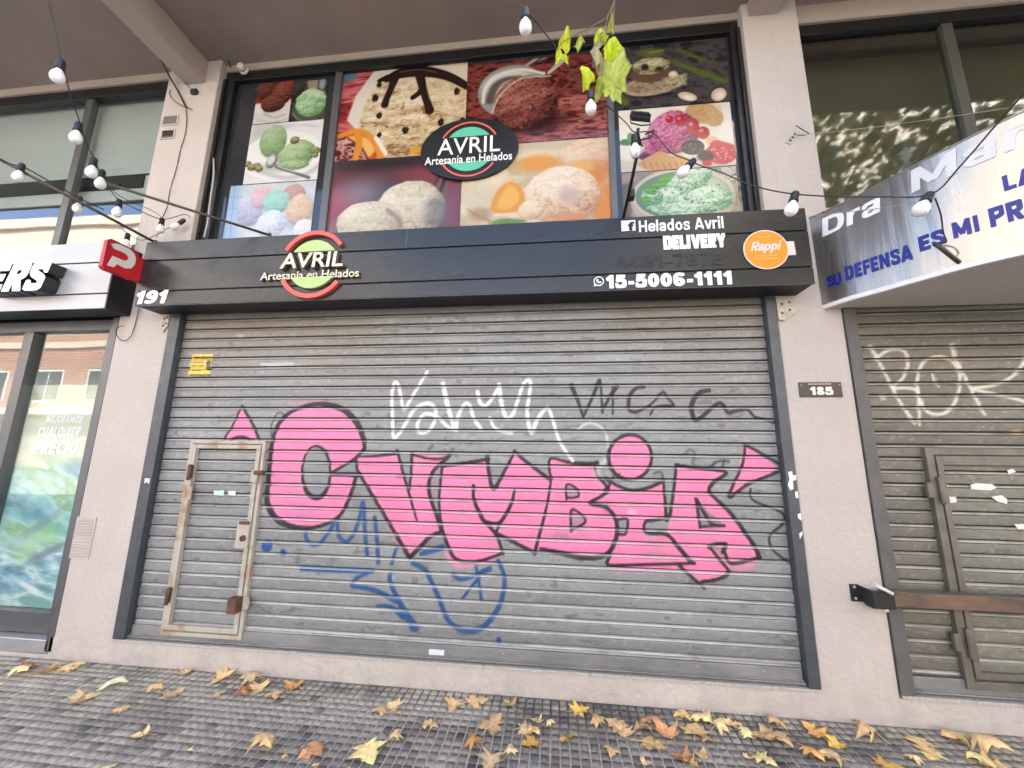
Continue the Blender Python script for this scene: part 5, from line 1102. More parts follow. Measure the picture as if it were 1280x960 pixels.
def pj(p):
    p.texture(p.q, [(232, 222, 200), (246, 240, 226)], 2, 2, 7); p.poly([(772, 200), (925, 204), (925, 215), (772, 215)], (206, 194, 172), 8, .8)
    p.ell(876, 141, 20, 13, (206, 160, 104), .08, wob=.3); p.ell(892, 147, 12, 11, (216, 176, 122), .1, wob=.3); p.texture([(858, 130), (900, 132), (900, 156), (862, 152)], [(196, 148, 92), (226, 190, 140)], 40, 40, 3, .3, .7, .5, 6)
    p.ell(783, 178, 9, 4, (86, 132, 62), .2, wob=.5); p.ell(788, 172, 4, 6, (110, 156, 84), .2)
    PK_ = ((112, 24, 62), (186, 66, 112), (234, 152, 180)); p.scoop(815, 183, 16, 15, *PK_, seed=71, tex=.6); p.scoop(842, 165, 33, 26, *PK_, seed=72, ridges=8, tex=.9, wob=.14, ang=25); p.ell(806, 196, 8, 4, (92, 16, 44), .4)
    for x, y, r in ((837, 149, 5), (850.5, 150, 6.5), (866, 158, 8), (879, 166, 8)): p.ell(x, y, r, r, (188, 20, 32), .1); p.ell(x-r*.3, y-r*.35, r*.35, r*.3, (246, 170, 170), .6, .8)
    p.ell(890, 176, 8, 6, (230, 190, 140), .3); p.poly([(798, 205), (812, 195), (826, 189), (838, 195), (852, 194), (866, 203), (852, 211), (812, 212)], (214, 160, 92), 1.5, 1, True)
    for k in range(7): p.line([(804+k*8, 204-abs(k-3)*.6), (808+k*8, 211)], (168, 112, 58), 1.4, 1.4, .7)
    p.ell(866, 184, 14.5, 9.5, (28, 18, 26), .08); rng = np.random.RandomState(3)
    for k in range(22): p.ell(855+rng.rand()*22, 178+rng.rand()*12, 1.1, 1.0, (120, 104, 116), .5, .8)
    p.ell(902, 191, 20, 14, (206, 46, 68), .08, wob=.2); p.ell(896, 181, 8, 6, (216, 40, 52), .15)
    for k in range(26): p.ell(888+rng.rand()*28, 184+rng.rand()*16, .9, 1.0, (246, 180, 170), .5, .8)
    p.ell(882, 195, 10, 7, (58, 24, 34), .3, wob=.4); p.ell(884, 204, 6, 4, (200, 30, 50), .3)
poster((774.5, 174), (916.5, 168), (844, 133), (847, 211), (240, 234, 218), pj)
def pk_(p):
    p.texture(p.q, [(126, 112, 98), (176, 160, 142), (150, 136, 120)], 5, 7, 7); p.texture([(880, 206), (930, 206), (930, 232), (900, 226)], [(196, 186, 178), (120, 110, 104), (214, 206, 200)], 26, 26, 4, .35, .65, .9, 4); p.poly([(772, 232), (792, 228), (786, 290), (772, 290)], (98, 84, 70), 6, .8)
    p.ell(853, 248, 66, 40, (196, 180, 160), .015); p.ell(853, 243, 64, 33, (214, 204, 186), .015); p.ell(853, 243.5, 60, 30, (110, 140, 112), .03); p.ell(880, 236, 34, 20, (206, 216, 190), .4, .8)
    MT = ((78, 140, 100), (146, 200, 162), (224, 242, 222))
    for x, y, rx, ry, sd in ((868, 217, 22, 13, 81), (857, 232, 26, 17, 82), (836, 252, 32, 17, 83), (886, 248, 30, 16, 84), (815, 246, 14, 10, 85), (862, 262, 28, 11, 86)): p.scoop(x, y, rx, ry, *MT, seed=sd, tex=1.1, ridges=4, wob=.5)
    for x, y, rx, ry, an in ((832, 224, 10, 5.5, 35), (822, 231, 9, 4, 10), (812, 238, 9, 5, -30), (808, 250, 6, 5, 0)): p.ell(x, y, rx, ry, (92, 168, 62), .12, ang=an); p.line([(x-rx*.8, y), (x+rx*.8, y-1)], (150, 206, 100), 1, 1, .8)
    rng = np.random.RandomState(8)
    for k in range(30): p.ell(815+rng.rand()*85, 226+rng.rand()*38, 1.2+rng.rand(), .8, (62, 48, 40), .4, .8)
poster((778, 243), (923, 237), (849, 212), (850, 279), (150, 136, 120), pk_)
# oval board on the middle of the window
q0 = on_y(587, 224, .085); q1 = on_y(587, 148, .085); ox0 = on_y(526, 187, .085).x; ox1 = on_y(648, 185, .085).x
ocx, ocz = (ox0+ox1)/2, (q0.z+q1.z)/2; orx, orz = (ox1-ox0)/2, (q1.z-q0.z)/2
b = MB(); b.plate(circ(ocx, ocz, orx, orz, 64), .085, .1105); ov = b.build('oval_board', M['oval_black'], cw)
for a0, a1 in ((28, 152), (208, 325)): b = MB(); arc_band(b, ocx, ocz-.005, .262, .277, a0, a1, .083, .0845); b.build('red_arc', M['coral'], ov)
for a0, a1 in ((35, 145), (215, 325)): MB().plate(circ(ocx, ocz-.005, .222, .222, 30, a0, a1), .083, .0845).build('green_cap', M['logo_teal'], ov)
def o3(x, y): return on_y(x, y, .083)
text_on_wall('lettering', 'AVRIL', o3(547, 183).x, o3(625, 183).x, o3(586, 191.5).z, o3(586, 171.5).z, .0825, M['letter_white'], ov, .004, 0, .0015)
text_on_wall('lettering', 'Artesanía en Helados', o3(531, 200).x, o3(640, 196).x, o3(586, 203).z, o3(586, 193).z, .0825, M['letter_white'], ov, .008, 0, .0015)

# neighbours' upper windows
def plain_window(label, x0, x1, z0, z1, mull, fm, gm, blind, top=.085, yb=.42, zb=None):
    w_ = empty('shop_window', ((x0+x1)/2, YG, z0), label, 'window', 'upper windows of the neighbouring shops')
    bars = [(x0, x0+.05, z0, z1-top), (x1-.05, x1, z0, z1-top), (x0, x1, z1-top, z1), (x0+.05, x1-.05, z0, z0+.05)]
    frame_bars('frame', bars, M['frame'], w_, .075, .15)
    frame_bars('mullion', [(m-.04, m+.04, z0+.05, z1-top-.001) for m in mull], fm, w_, .09, .15)
    b = MB(); b.quad((x0+.05, YG, z0+.05), (x1-.05, YG, z0+.05), (x1-.05, YG, z1-top), (x0+.05, YG, z1-top)); b.build('pane', gm, w_, recalc=False)
    b = MB(); b.box(x0, x1, yb, yb+.02, z0 if zb is None else zb, z1); bl_ = b.build('blind', blind, w_)
    if zb is not None:
        b = MB(); b.box(x0, x1-.30, yb-.012, yb-.001, zb+.13, zb+.27); b.box(x0, x1-.01, yb-.010, yb-.001, zb+.27, zb+.285); b.build('hem_band', M['frame'], bl_)
    return w_
M['blind_pale'] = mat('pale_blind', (.45, .50, .48), .9, noise=.05, nscale=2)
M['blind_dark'] = mat('dark_olive_screen', (.20, .195, .155), .9, noise=.05, nscale=2)
plain_window('upper window with pale blind reflecting blue sky above the silver fascia', -9.699, XL0-.001, 3.301, 5.253, (-4.775, -6.6, -8.2), M['frame_grey'], M['glass'], M['blind_pale'], .11, .20, on_y(60, 257, .2).z)
plain_window('dark upper window above curved steel sign reflecting tree branches', XR1+.001, 7.199, 3.301, 5.158, (3.21, 4.6, 5.9), M['frame_olive'], M['glass_dark'], M['blind_dark'], .10)

# glazed shop entrance on the left
gd = empty('glazed_shopfront', (-4.5, .1, .03), 'glazed entrance with washed out pale poster beside the left pier', 'shop window')
DR = XL0-.03
frame_bars('frame', [(DR-.115, DR, .13, 2.60), (-9.69, DR, 2.60, 2.695), (-4.80, -4.70, .13, 2.60), (-6.6, -6.5, .13, 2.60), (-9.69, -9.6, .13, 2.60)], M['frame_grey'], gd, .05, .14)
b = MB(); b.box(-9.69, DR-.118, .072, .14, .135, .285, .003); b.build('kick_panel', M['frame_grey'], gd)
b = MB(); b.box(-9.69, DR-.01, .0, .16, .031, .128, .006); b.build('sill', M['sill_alu'], gd)
b = MB(); b.box(DR-.0295, DR-.0005+.03, .0, .05, .05, 2.69); b.build('jamb', M['frame_grey'], gd)
b = MB(); b.quad((-9.6, .10, .28), (DR-.11, .10, .28), (DR-.11, .10, 2.60), (-9.6, .10, 2.60)); b.build('pane', glass('shopfront_glass', 2.05), gd, recalc=False)
b = MB(); b.box(-9.69, DR, .12, .34, 2.697, 2.779); b.build('head', M['sign_under'], gd)
PY2 = .135
def ppost(p):
    p.texture([(-80, 400), (140, 400), (140, 620), (-80, 620)], [(150, 160, 128), (206, 204, 178), (176, 188, 160)], 2.2, 3.2, 6, shear=.8)
    p.texture([(-80, 590), (140, 575), (140, 780), (-80, 800)], [(40, 92, 120), (70, 150, 168), (150, 206, 200), (84, 150, 90), (220, 236, 232)], 3.2, 4.6, 12, .22, .78, 1, 14, shear=.9)
    p.texture([(-80, 690), (140, 680), (140, 780), (-80, 800)], [(24, 60, 96), (70, 140, 190), (214, 232, 240), (60, 120, 120)], 3.5, 9, 22, .3, .7, .75, 18, shear=1.3)
    p.ell(56, 664, 18, 12, (104, 176, 84), .7, .8, wob=.6); p.ell(30, 690, 14, 12, (120, 180, 90), .7, .7, wob=.6); p.ell(60, 690, 24, 5, (50, 70, 96), .6, .8, ang=25); p.ell(38, 735, 20, 4, (230, 240, 246), .6, .9, ang=-20); p.ell(52, 655, 30, 6, (70, 90, 130), .8, .5, ang=35)
xs = np.linspace(-4.70, DR-.115, 130); zs = np.linspace(.29, 2.12, 300); X, Z = np.meshgrid(xs, zs)
me = grid_mesh('poster', np.stack([X.ravel(), np.full(X.size, PY2), Z.ravel()], 1), 300, 130, smooth=False); p = Paint(X, Z, PY2, (190, 196, 180)); ppost(p); p.C = p.C*.68+np.array((.90, .92, .88))*.32; paint_attr(me, p.C, 1.); me.materials.append(M['print']); link('poster', me, gd)  # whitened all over: the veil of reflections on the pane, mixed into the print
pl_ = [o for o in col.objects if o.name.startswith('poster')][-1]
def d3(x, y): return on_y(x, y, .13)
for s, x0, x1, yt, yb in (('MEJORAMOS', 57.5, 104, 519, 528.5), ('CUALQUIER', 47.5, 101, 533, 546), ('PRECIO', 41.5, 98, 550, 568)):
    xm = (x0+x1)/2; text_on_wall('lettering', s, d3(x0, (yt+yb)/2).x, d3(x1, (yt+yb)/2).x, d3(xm, yb).z, d3(xm, yt).z, .131, M['letter_white'], gd, 0, .2, .001, heavy=.25)
b = MB(); b.box(-9.6, -4.72, 1.1, 1.12, .13, 2.6); b.build('back_screen', M['blind_pale'], gd)

# ------------------------------------------------------------------ lamp and wires on the soffit and piers
q = on_y(303, 86, .03)
lamp = empty('ceiling_lamp', (q.x, .05, q.z), 'small round white lamp above the top left corner of ice cream window', 'lamp')
MB().lathe([(.046, 0), (.046, .014), (.036, .02)], (q.x, .060, q.z+.006), (0, -1, 0), 16).build('base', M['ceiling_white'], lamp)
MB().lathe([(.034, .019), (.036, .05), (.030, .066), (.012, .076)], (q.x, .060, q.z+.006), (0, -1, 0), 16).build('globe', M['ceiling_white'], lamp)

def sag(p, q, s, n=12):
    p = Vector(p); q = Vector(q); return [p.lerp(q, t)-Vector((0, 0, s*4*t*(1-t))) for t in np.linspace(0, 1, n)]
def chain(pts, k=6):
    return [Vector(v) for v in sm3(pts, k)]
def sm3(pts, k=6):
    p = np.array([tuple(q) for q in pts], float); n = len(p); out = []
    if n < 3: return p
    for i in range(n-1):
        a, b_, c, d = p[max(i-1, 0)], p[i], p[i+1], p[min(i+2, n-1)]
        for t in np.arange(k)/k: out.append(.5*(2*b_+(c-a)*t+(2*a-5*b_+4*c-d)*t*t+(3*b_-a-3*c+d)*t**3))
    out.append(p[-1]); return np.array(out)
def wire(pxs, r, m, label, smooth=True, cat='cable'):
    pts = [on_y(x, y, Y) for x, y, Y in pxs]
    b = MB(); b.tube(chain(pts) if smooth else pts, r, 6); o = b.build('cable', m); return tag(o, label, cat)
wire([(152, -8, -.62), (170, 30, -.5), (197, 68, -.25), (212, 96, -.06), (222, 113, -.015), (233, 135, -.012)], .008, M['cable_dark'], 'thick dark cable running down from the left soffit beam to the pier')
wire([(176, 30, -.42), (200, 62, -.2), (234, 106, -.012), (241, 113, -.012)], .004, M['cable_dark'], 'thin dark cable along underside of the left soffit beam')
wire([(240, 137, -.012), (233, 135, -.014), (233.5, 150, -.008), (231, 170, -.008), (226, 185, -.008), (221, 208, -.008), (213, 236, -.008), (209, 258, -.008), (203, 272, -.02)], .0035, M['cable_dark'], 'thin vertical cable down the left pier beside the small vents')
wire([(233, 135, -.012), (224, 130, -.03), (216, 124, -.035), (212, 118, -.03), (213, 113, -.012)], .004, M['cable_dark'], 'small cable loop at the top left pier corner')
wire([(267, 198, .06), (267, 220, .04), (263, 250, .03), (259, 280, .03), (255, 297, .02)], .008, M['cable_pale'], 'pale cable hanging beside the ice cream window frame')
wire([(268, -6, -.4), (274, 9, -.34), (272, 16, -.33), (276, 45, -.15), (284, 70, -.01), (288, 84, .03)], .006, M['cable_dark'], 'dark wire dangling from soffit to the corner of the ice cream window')
wire([(174, 383, -.02), (171, 398, -.012), (167, 412, -.012), (163, 421, -.02), (156, 426, -.035), (149, 423, -.045), (145, 416, -.04), (148, 409, -.03), (155, 407, -.012)], .0035, M['cable_dark'], 'thin cable loop on left pier just below the fascia ends')
b = MB(); c_ = on_y(242, 113.5, -.02); b.box(c_.x-.03, c_.x+.035, -.03, .0, c_.z-.03, c_.z+.02, .006); tag(b.build('cable_clamp', M['rubber']), 'small dark cable clamp at the top of the left pier', 'clamp')

# metal strap and wire on the right pier
st_ = empty('wall_strap', (1.75, 0, 3.95), 'small pale metal strap with wire loop high on the right pier', 'bracket')
a = on_y(985.5, 179.5, -.006); c = on_y(996, 164, -.006)
d_ = Vector((c.x-a.x, 0, c.z-a.z)); d_.normalize(); n_ = Vector((d_.z, 0, -d_.x))*.022
b = MB(); b.plate([(a.x-n_.x, a.z-n_.z), (a.x+n_.x, a.z+n_.z), (c.x+n_.x, c.z+n_.z), (c.x-n_.x, c.z-n_.z)], -.006, 0); b.build('strap', M['old_zinc'], st_)
b = MB()
for f in (.25, .5, .75): p_ = a.lerp(c, f); b.lathe([(.008, 0), (.008, .003)], (p_.x, -.006, p_.z), (0, -1, 0), 8)
b.build('screw_hole', M['vent_dark'], st_)
pts = [on_y(995, 157, -.02), on_y(1003, 162, -.05), on_y(1012, 167.5, -.06), on_y(1005, 169, -.05), on_y(997, 169, -.02)]
b = MB(); b.tube(pts, .0035, 6); b.build('wire_loop', M['cable_dark'], st_)
wire([(1012, 167.5, -.06), (1040, 165, -.08), (1100, 158, -.1), (1180, 147, -.12), (1260, 135, -.14), (1330, 126, -.16)], .0022, M['cable_pale'], 'thin pale wire stretched across the dark upper right window', False)

# ------------------------------------------------------------------ stay rods, flood lamp, festoon lights
def rod(p0, p1, r, m, label):
    b = MB(); b.tube([p0, p1], r, 10); d = (Vector(p1)-Vector(p0)).normalized(); b.lathe([(.001, -.012), (r*1.9, -.012), (r*1.9, .012), (.001, .012)], p0, d, 12); return tag(b.build('stay_rod', m), label, 'rod')
r1a = on_y(194, 303, -.12); r1b = on_y(-14, 192, -.92)
rod(r1a, r1b, .011, M['rod'], 'long dark stay rod from black fascia end out past the silver fascia')
r2a = on_y(337, 294, -.17); r2b = on_y(129, 228, -.80)
rod(r2a, r2b, .010, M['rod'], 'bronze stay rod rising from the fascia above the raised AVRIL emblem')
fl = empty('flood_lamp', on_y(779, 272, -.18), 'black flood lamp on a thin arm in front of the ice cream window', 'lamp')
F0 = on_y(779, 274, -.17); F1 = on_y(796, 196, -.62); F2 = on_y(798, 160, -.76)
b = MB(); b.tube([F0, F0.lerp(F1, .5), F1], .011, 10); b.build('arm', M['rod_black'], fl)
c_ = F0.lerp(F1, .42); b = MB(); b.box(c_.x+.005, c_.x+.04, c_.y-.03, c_.y+.03, c_.z-.03, c_.z+.03, .006); b.build('clip', M['rubber'], fl)
d_ = (F2-F1).normalized(); u1 = on_y(790, 193, -.64); u2 = on_y(804, 184, -.66)
b = MB(); ax = (u2-u1).normalized(); b.lathe([(.026, 0), (.026, (u2-u1).length), (.020, (u2-u1).length+.004)], u1, ax, 14); sl = b.build('sleeve', M['bone'], fl)
b = MB(); b.lathe([(.029, -.004), (.029, .006), (.020, .006), (.020, -.003)], u1, ax, 14); b.build('sleeve_end', M['rubber'], sl)
b = MB(); b.tube([F1, on_y(800, 180, -.68), on_y(797, 166, -.74), F2], .010, 8); b.build('knuckle', M['rubber'], fl)
hc = on_y(800, 146.5, -.80)
def tilted(c, pts, rz, rx):
    m_ = Matrix.Rotation(R(rz), 3, 'Z') @ Matrix.Rotation(R(rx), 3, 'X'); return [c+m_ @ Vector(q) for q in pts]
b = MB(); start = len(b.bm.verts); b.box(-.055, .055, -.014, .014, -.034, .034, .005)
for k in range(9): b.box(-.050+k*.0125-.002, -.050+k*.0125+.002, -.024, -.0135, -.030, .030)
for v in b.bm.verts: v.co = Vector(tilted(hc, [v.co], 12, -28)[0])
b.build('lamp_head', M['rubber'], fl)
b = MB(); b.tube(tilted(hc, [(-.060, .0, .0), (-.060, .02, -.045), (.0, .025, -.055), (.060, .02, -.045), (.060, 0, 0)], 12, -28), .004, 6); b.build('yoke', M['rubber'], fl)
b = MB(); pts = tilted(hc, [(-.046, .0145, -.026), (.046, .0145, -.026), (.046, .0145, .026), (-.046, .0145, .026)], 12, -28); b.quad(*pts); b.build('lens', M['lens'], fl)
wire([(806, 168, -.75), (818, 163, -.78), (812, 172, -.76), (800, 176, -.72), (806, 186, -.66)], .005, M['cable_dark'], 'short dark cable curl below the flood lamp head')

def bulb_at(root, top, d=(0, 0, -1), s=1.0):
    """lamp holder under the cable at top, opal bulb below it; d points from holder to bulb"""
    top = Vector(top); d = Vector(d).normalized()
    h = MB().lathe([(.008*s, -.012*s), (.016*s, -.004*s), (.0185*s, .006*s), (.0185*s, .040*s), (.021*s, .042*s), (.021*s, .050*s), (.014*s, .051*s)], top, d, 14).build('lamp_holder', M['rubber'], root)
    prof = [(.013, .050), (.0145, .056), (.020, .066), (.0265, .080), (.0295, .093), (.0295, .103), (.0265, .115), (.020, .124), (.011, .1295), (.001, .131)]
    MB().lathe([(a_*s, b_*s) for a_, b_ in prof], top, d, 18).build('bulb', M['bulb'], h)
def strand(label, route, bulbs, r=.0032, name='festoon_lights', s=1.0, m=None):
    pts = [on_y(*q) if not isinstance(q, Vector) else q for q in route]
    root = empty(name, tuple(pts[0]), label, 'string lights')
    MB().tube(chain(pts, 5), r, 6).build('cable', m or M['cable_dark'], root)
    for q in bulbs:
        top = on_y(q[0], q[1], q[2]); d = (0, 0, -1)
        if len(q) > 3: d = (on_y(*q[3], q[4])-top)
        bulb_at(root, top, d, s)
    return root
strand('festoon lights hanging across ice cream window to the curved steel sign',
       [(632, -14, -1.42), (650, 6, -1.40), (657, 13, -1.39), (672, 30, -1.30), (694, 58, -1.20), (716, 92, -1.12), (737, 116, -1.06), (760, 133, -1.0), (783, 154, -.94), (793, 165, -.92), (816, 166, -.9), (838, 190, -.9), (858, 199, -.9), (876, 207, -.9), (903, 216, -.9), (930, 228, -.92), (960, 237, -.95), (993, 242.5, -1.0), (1040, 245.5, -1.05), (1100, 246, -1.1), (1163, 243, -1.15), (1200, 208, -1.25), (1240, 162, -1.35), (1285, 111, -1.48)],
       [(657, 13, -1.39), (738, 116, -1.06), (793, 170, -.92), (867, 201, -.90, (852, 217), -.91), (994, 242, -1.0, (989, 262), -1.01), (1162, 243.5, -1.15, (1148, 266), -1.17)])
strand('festoon lights hanging down the left beside the silver fascia',
       [(58, -12, -1.52), (66, 28, -1.46), (73, 62, -1.42), (77, 76, -1.40), (88, 118, -1.26), (100, 154, -1.14), (110, 184, -1.02), (118, 198, -.96), (127, 222, -.84), (137, 236, -.72), (149, 250, -.62), (170, 261, -.45), (203, 274, -.18), (230, 268, -.05), (238, 272, -.02)],
       [(77, 77, -1.40), (99, 155, -1.14), (118, 199, -.96), (128, 214, -.86, (124, 238), -.86), (149.5, 251, -.62), (203, 274, -.16), (230, 275, -.06, (218, 284), -.07)])
strand('short festoon string drooping behind the red projecting sign',
       [(148, 278, -.62), (155, 288, -.2), (160, 292, -.06), (175, 300, -.08), (188, 297, -.06), (205, 288, -.05), (228, 276, -.04)], [(160, 293, -.06)], .0028)
strand('festoon string tied along the dark stay rod at far left', [(-10, 193, -.92), (10, 204, -.85), (28, 209, -.79), (45, 217, -.72), (100, 248, -.5), (130, 262, -.38)], [(28, 206, -.80, (22, 222), -.80), (100, 247, -.50)], .0045)
wire([(135, 222, -.8), (148, 244, -.6), (200, 270, -.25), (196, 297, -.12)], .0022, M['cable_dark'], 'thin wire sagging from the bronze stay rod to the black fascia')
# loose end below the bulb by the curved sign
lo_ = empty('sign_lamp_arm', on_y(1200, 328, -.9), 'small bent lamp arm with loose wire below the curved steel sign lettering', 'lamp arm')
b = MB(); b.tube([on_y(1170, 305, -1.02), on_y(1184, 316, -1.0), on_y(1199, 328, -.98)], .010, 8); b.build('arm', M['rod'], lo_)
b = MB(); b.tube(chain([on_y(1169, 248, -1.15), on_y(1176, 268, -1.1), on_y(1179, 290, -1.06), on_y(1183, 302, -1.05), on_y(1176, 304, -1.03), on_y(1171, 308, -1.02)]), .003, 6); b.build('wire', M['cable_dark'], lo_)
b = MB(); b.tube(chain([on_y(1176, 306, -1.02), on_y(1192, 309, -1.0), on_y(1198, 317, -.98), on_y(1194, 322, -.98)]), .004, 6); b.build('bent_strip', M['old_zinc'], lo_)
wire([(1012, 270, -.02), (1060, 265, -.5), (1110, 259, -.9), (1155, 251, -1.14)], .0022, M['cable_pale'], 'thin pale wire from the pier corner to the bulb by the curved sign')

# ------------------------------------------------------------------ leaves
def leaf_shape():
    """outline of a plane-tree leaf, five pointed lobes with teeth; unit size, stalk at the origin, tip along +y"""
    half = [(.0, .0), (.12, -.05), (.26, -.11), (.42, -.13), (.37, -.02), (.31, .08), (.43, .13), (.51, .20), (.66, .30), (.50, .34), (.40, .37), (.23, .41), (.27, .52), (.33, .63), (.20, .68), (.14, .80), (.07, .90), (.0, 1.0)]
    return half
LH = leaf_shape()
def leaf_mesh(name, size, curl, fold, base, vein, rng, m, stalk=True):
    n = 13; us = np.linspace(-1, 1, 2*n-1)
    hy = np.array(LH)
    # triangle fan rows: from the midrib out to the outline
    verts = []; faces = []; cols = []
    K = 5
    jit = 1+.14*rng.randn(len(LH)); cols_base = np.array(base, float)/255; vein = np.array(vein, float)/255
    mid = [Vector((0, y, 0)) for y in np.linspace(0, 1, len(LH))]
    a1 = rng.uniform(-1, 1); tw_ = rng.uniform(-.6, .6)
    for side in (-1, 1):
        s0 = len(verts)
        for i, (x, y) in enumerate(LH):
            for k in range(K):
                t = k/(K-1); my = i/(len(LH)-1)*.96
                px_, py_ = side*x*jit[i]*t, my*(1-t)+y*t
                verts.append((px_, py_, t)); d = fbm(np.array([px_*5+size*91]), np.array([py_*5+side*3]), 3)[0]-.5
                c = cols_base*(1+.55*d)
                if k == 0: c = c*.55+vein*.45
                elif i in (3, 7, 12) : c = c*.75+vein*.25
                if k == K-1: c = c*.86
                cols.append(np.clip(c, 0, 1))
        for i in range(len(LH)-1):
            for k in range(K-1):
                q = [s0+i*K+k, s0+i*K+k+1, s0+(i+1)*K+k+1, s0+(i+1)*K+k]; faces.append(q if side > 0 else q[::-1])
    co = []
    for (x, y, t) in verts:
        r = abs(x); z = curl*(r*r*1.25+(y-.45)**2*.8)+fold*r+.06*math.sin(7*x+3*y+a1*3)*(.3+t*.7)*(abs(curl)+.25)+tw_*curl*x*(y-.4)
        xx = x*(1-.35*abs(curl)*min(1, r*1.4)); yy = y-.45
        yy = yy*(1-.22*abs(curl)*abs(yy))
        co.append((xx*size, yy*size, z*size))
    co = np.array(co); co[:, 2] -= np.percentile(co[:, 2], 6)
    if stalk:
        L = rng.uniform(.25, .5); s0 = len(co); ys = np.linspace(-.45, -.45-L, 4); extra = []
        z0 = co[0, 2]/size
        for j, y in enumerate(ys):
            for a_ in range(3):
                extra.append(((.016*math.cos(a_*2.1)+.05*a1*j*j*.2)*size, y*size, max(.004, (z0*(1-j/3)+.012+.016*math.sin(a_*2.1)))*size)); cols.append(vein*.9)
        co = np.concatenate([co, np.array(extra)])
        for j in range(3):
            for a_ in range(3): faces.append([s0+j*3+a_, s0+j*3+(a_+1) % 3, s0+(j+1)*3+(a_+1) % 3, s0+(j+1)*3+a_])
    me = bpy.data.meshes.new(name); me.from_pydata([tuple(c) for c in co], [], faces)
    me.polygons.foreach_set('use_smooth', [True]*len(me.polygons)); paint_attr(me, np.array(cols)); me.materials.append(m); me.update()
    return me
TONE = {'tan': ((234, 194, 136), (248, 226, 184)), 'pale': ((236, 204, 154), (246, 226, 188)), 'yellow': ((240, 200, 132), (248, 226, 176)), 'gold': ((240, 184, 86), (248, 212, 136)), 'orange': ((232, 170, 96), (240, 200, 146)), 'brown': ((206, 150, 104), (222, 180, 140)), 'red': ((184, 112, 70), (206, 150, 114))}
WORD = {'tan': 'tan', 'pale': 'pale straw', 'yellow': 'yellow', 'gold': 'golden', 'orange': 'orange', 'brown': 'brown', 'red': 'reddish brown'}
# photo pixel of the leaf, its width in pixels, tone, c = curled / f = flat
LV = [(27, 842, 24, 'tan', 'c'), (37, 835, 20, 'red', 'c'), (57, 839, 36, 'tan', 'c'), (102, 828, 34, 'tan', 'c'), (89, 838, 14, 'pale', 'c'), (144, 857, 36, 'pale', 'c'), (108, 873, 36, 'pale', 'c'), (150, 886, 18, 'tan', 'c'), (195, 862, 19, 'tan', 'c'), (219, 865, 24, 'pale', 'c'), (230, 842, 17, 'tan', 'c'), (275, 848, 34, 'tan', 'c'), (275, 866, 14, 'tan', 'c'), (304, 872, 21, 'red', 'c'), (174, 919, 24, 'pale', 'c'), (137, 959, 18, 'pale', 'c'), (239, 935, 8, 'pale', 'c'),
      (319, 845, 26, 'pale', 'c'), (323, 861, 27, 'tan', 'c'), (365, 857, 32, 'orange', 'c'), (343, 870, 20, 'tan', 'c'), (472, 890, 20, 'tan', 'c'), (493, 885, 24, 'tan', 'c'), (566, 882, 24, 'tan', 'c'), (599, 871, 28, 'tan', 'f'), (635, 879, 21, 'tan', 'c'), (617, 904, 46, 'tan', 'f'), (538, 906, 22, 'yellow', 'c'), (496, 921, 20, 'tan', 'c'), (330, 939, 34, 'yellow', 'c'), (388, 939, 34, 'brown', 'c'), (355, 946, 7, 'tan', 'c'), (461, 942, 50, 'yellow', 'f'), (591, 928, 24, 'orange', 'c'), (611, 952, 30, 'pale', 'f'), (394, 956, 9, 'yellow', 'c'),
      (660, 911, 24, 'pale', 'c'), (670, 901, 16, 'pale', 'c'), (669, 914, 20, 'tan', 'c'), (689, 904, 13, 'pale', 'c'), (661, 928, 24, 'gold', 'f'), (638, 938, 18, 'pale', 'c'), (703, 922, 12, 'orange', 'c'), (726, 881, 24, 'gold', 'f'), (745, 901, 22, 'yellow', 'c'), (769, 905, 28, 'tan', 'f'), (779, 917, 26, 'tan', 'c'), (803, 911, 26, 'tan', 'c'), (812, 904, 30, 'brown', 'c'), (830, 914, 32, 'brown', 'c'), (818, 930, 32, 'yellow', 'f'), (764, 939, 22, 'tan', 'c'), (809, 954, 14, 'pale', 'c'),
      (851, 894, 24, 'yellow', 'c'), (869, 911, 34, 'yellow', 'f'), (878, 901, 24, 'yellow', 'c'), (890, 902, 20, 'tan', 'c'), (904, 910, 26, 'tan', 'c'), (919, 905, 20, 'tan', 'c'), (883, 925, 18, 'tan', 'c'), (850, 947, 26, 'brown', 'c'), (864, 951, 22, 'tan', 'c'), (878, 942, 22, 'tan', 'c'), (931, 915, 20, 'tan', 'c'), (952, 918, 32, 'tan', 'c'), (934, 945, 10, 'tan', 'c'), (957, 950, 26, 'yellow', 'c'),
      (964, 901, 26, 'tan', 'c'), (977, 926, 34, 'tan', 'c'), (1016, 913, 28, 'orange', 'c'), (1043, 930, 22, 'gold', 'c'), (1018, 945, 26, 'orange', 'c'), (1038, 950, 28, 'tan', 'c'), (1081, 918, 34, 'tan', 'c'), (1155, 932, 38, 'tan', 'f'), (1163, 943, 30, 'yellow', 'f'), (1140, 947, 18, 'tan', 'c'), (1116, 957, 30, 'gold', 'f'), (1176, 913, 28, 'tan', 'c'), (1188, 919, 18, 'brown', 'c'), (1243, 943, 40, 'tan', 'c'), (1222, 955, 30, 'yellow', 'c'), (1246, 957, 30, 'tan', 'c')]
rng = np.random.RandomState(11)
recs = []
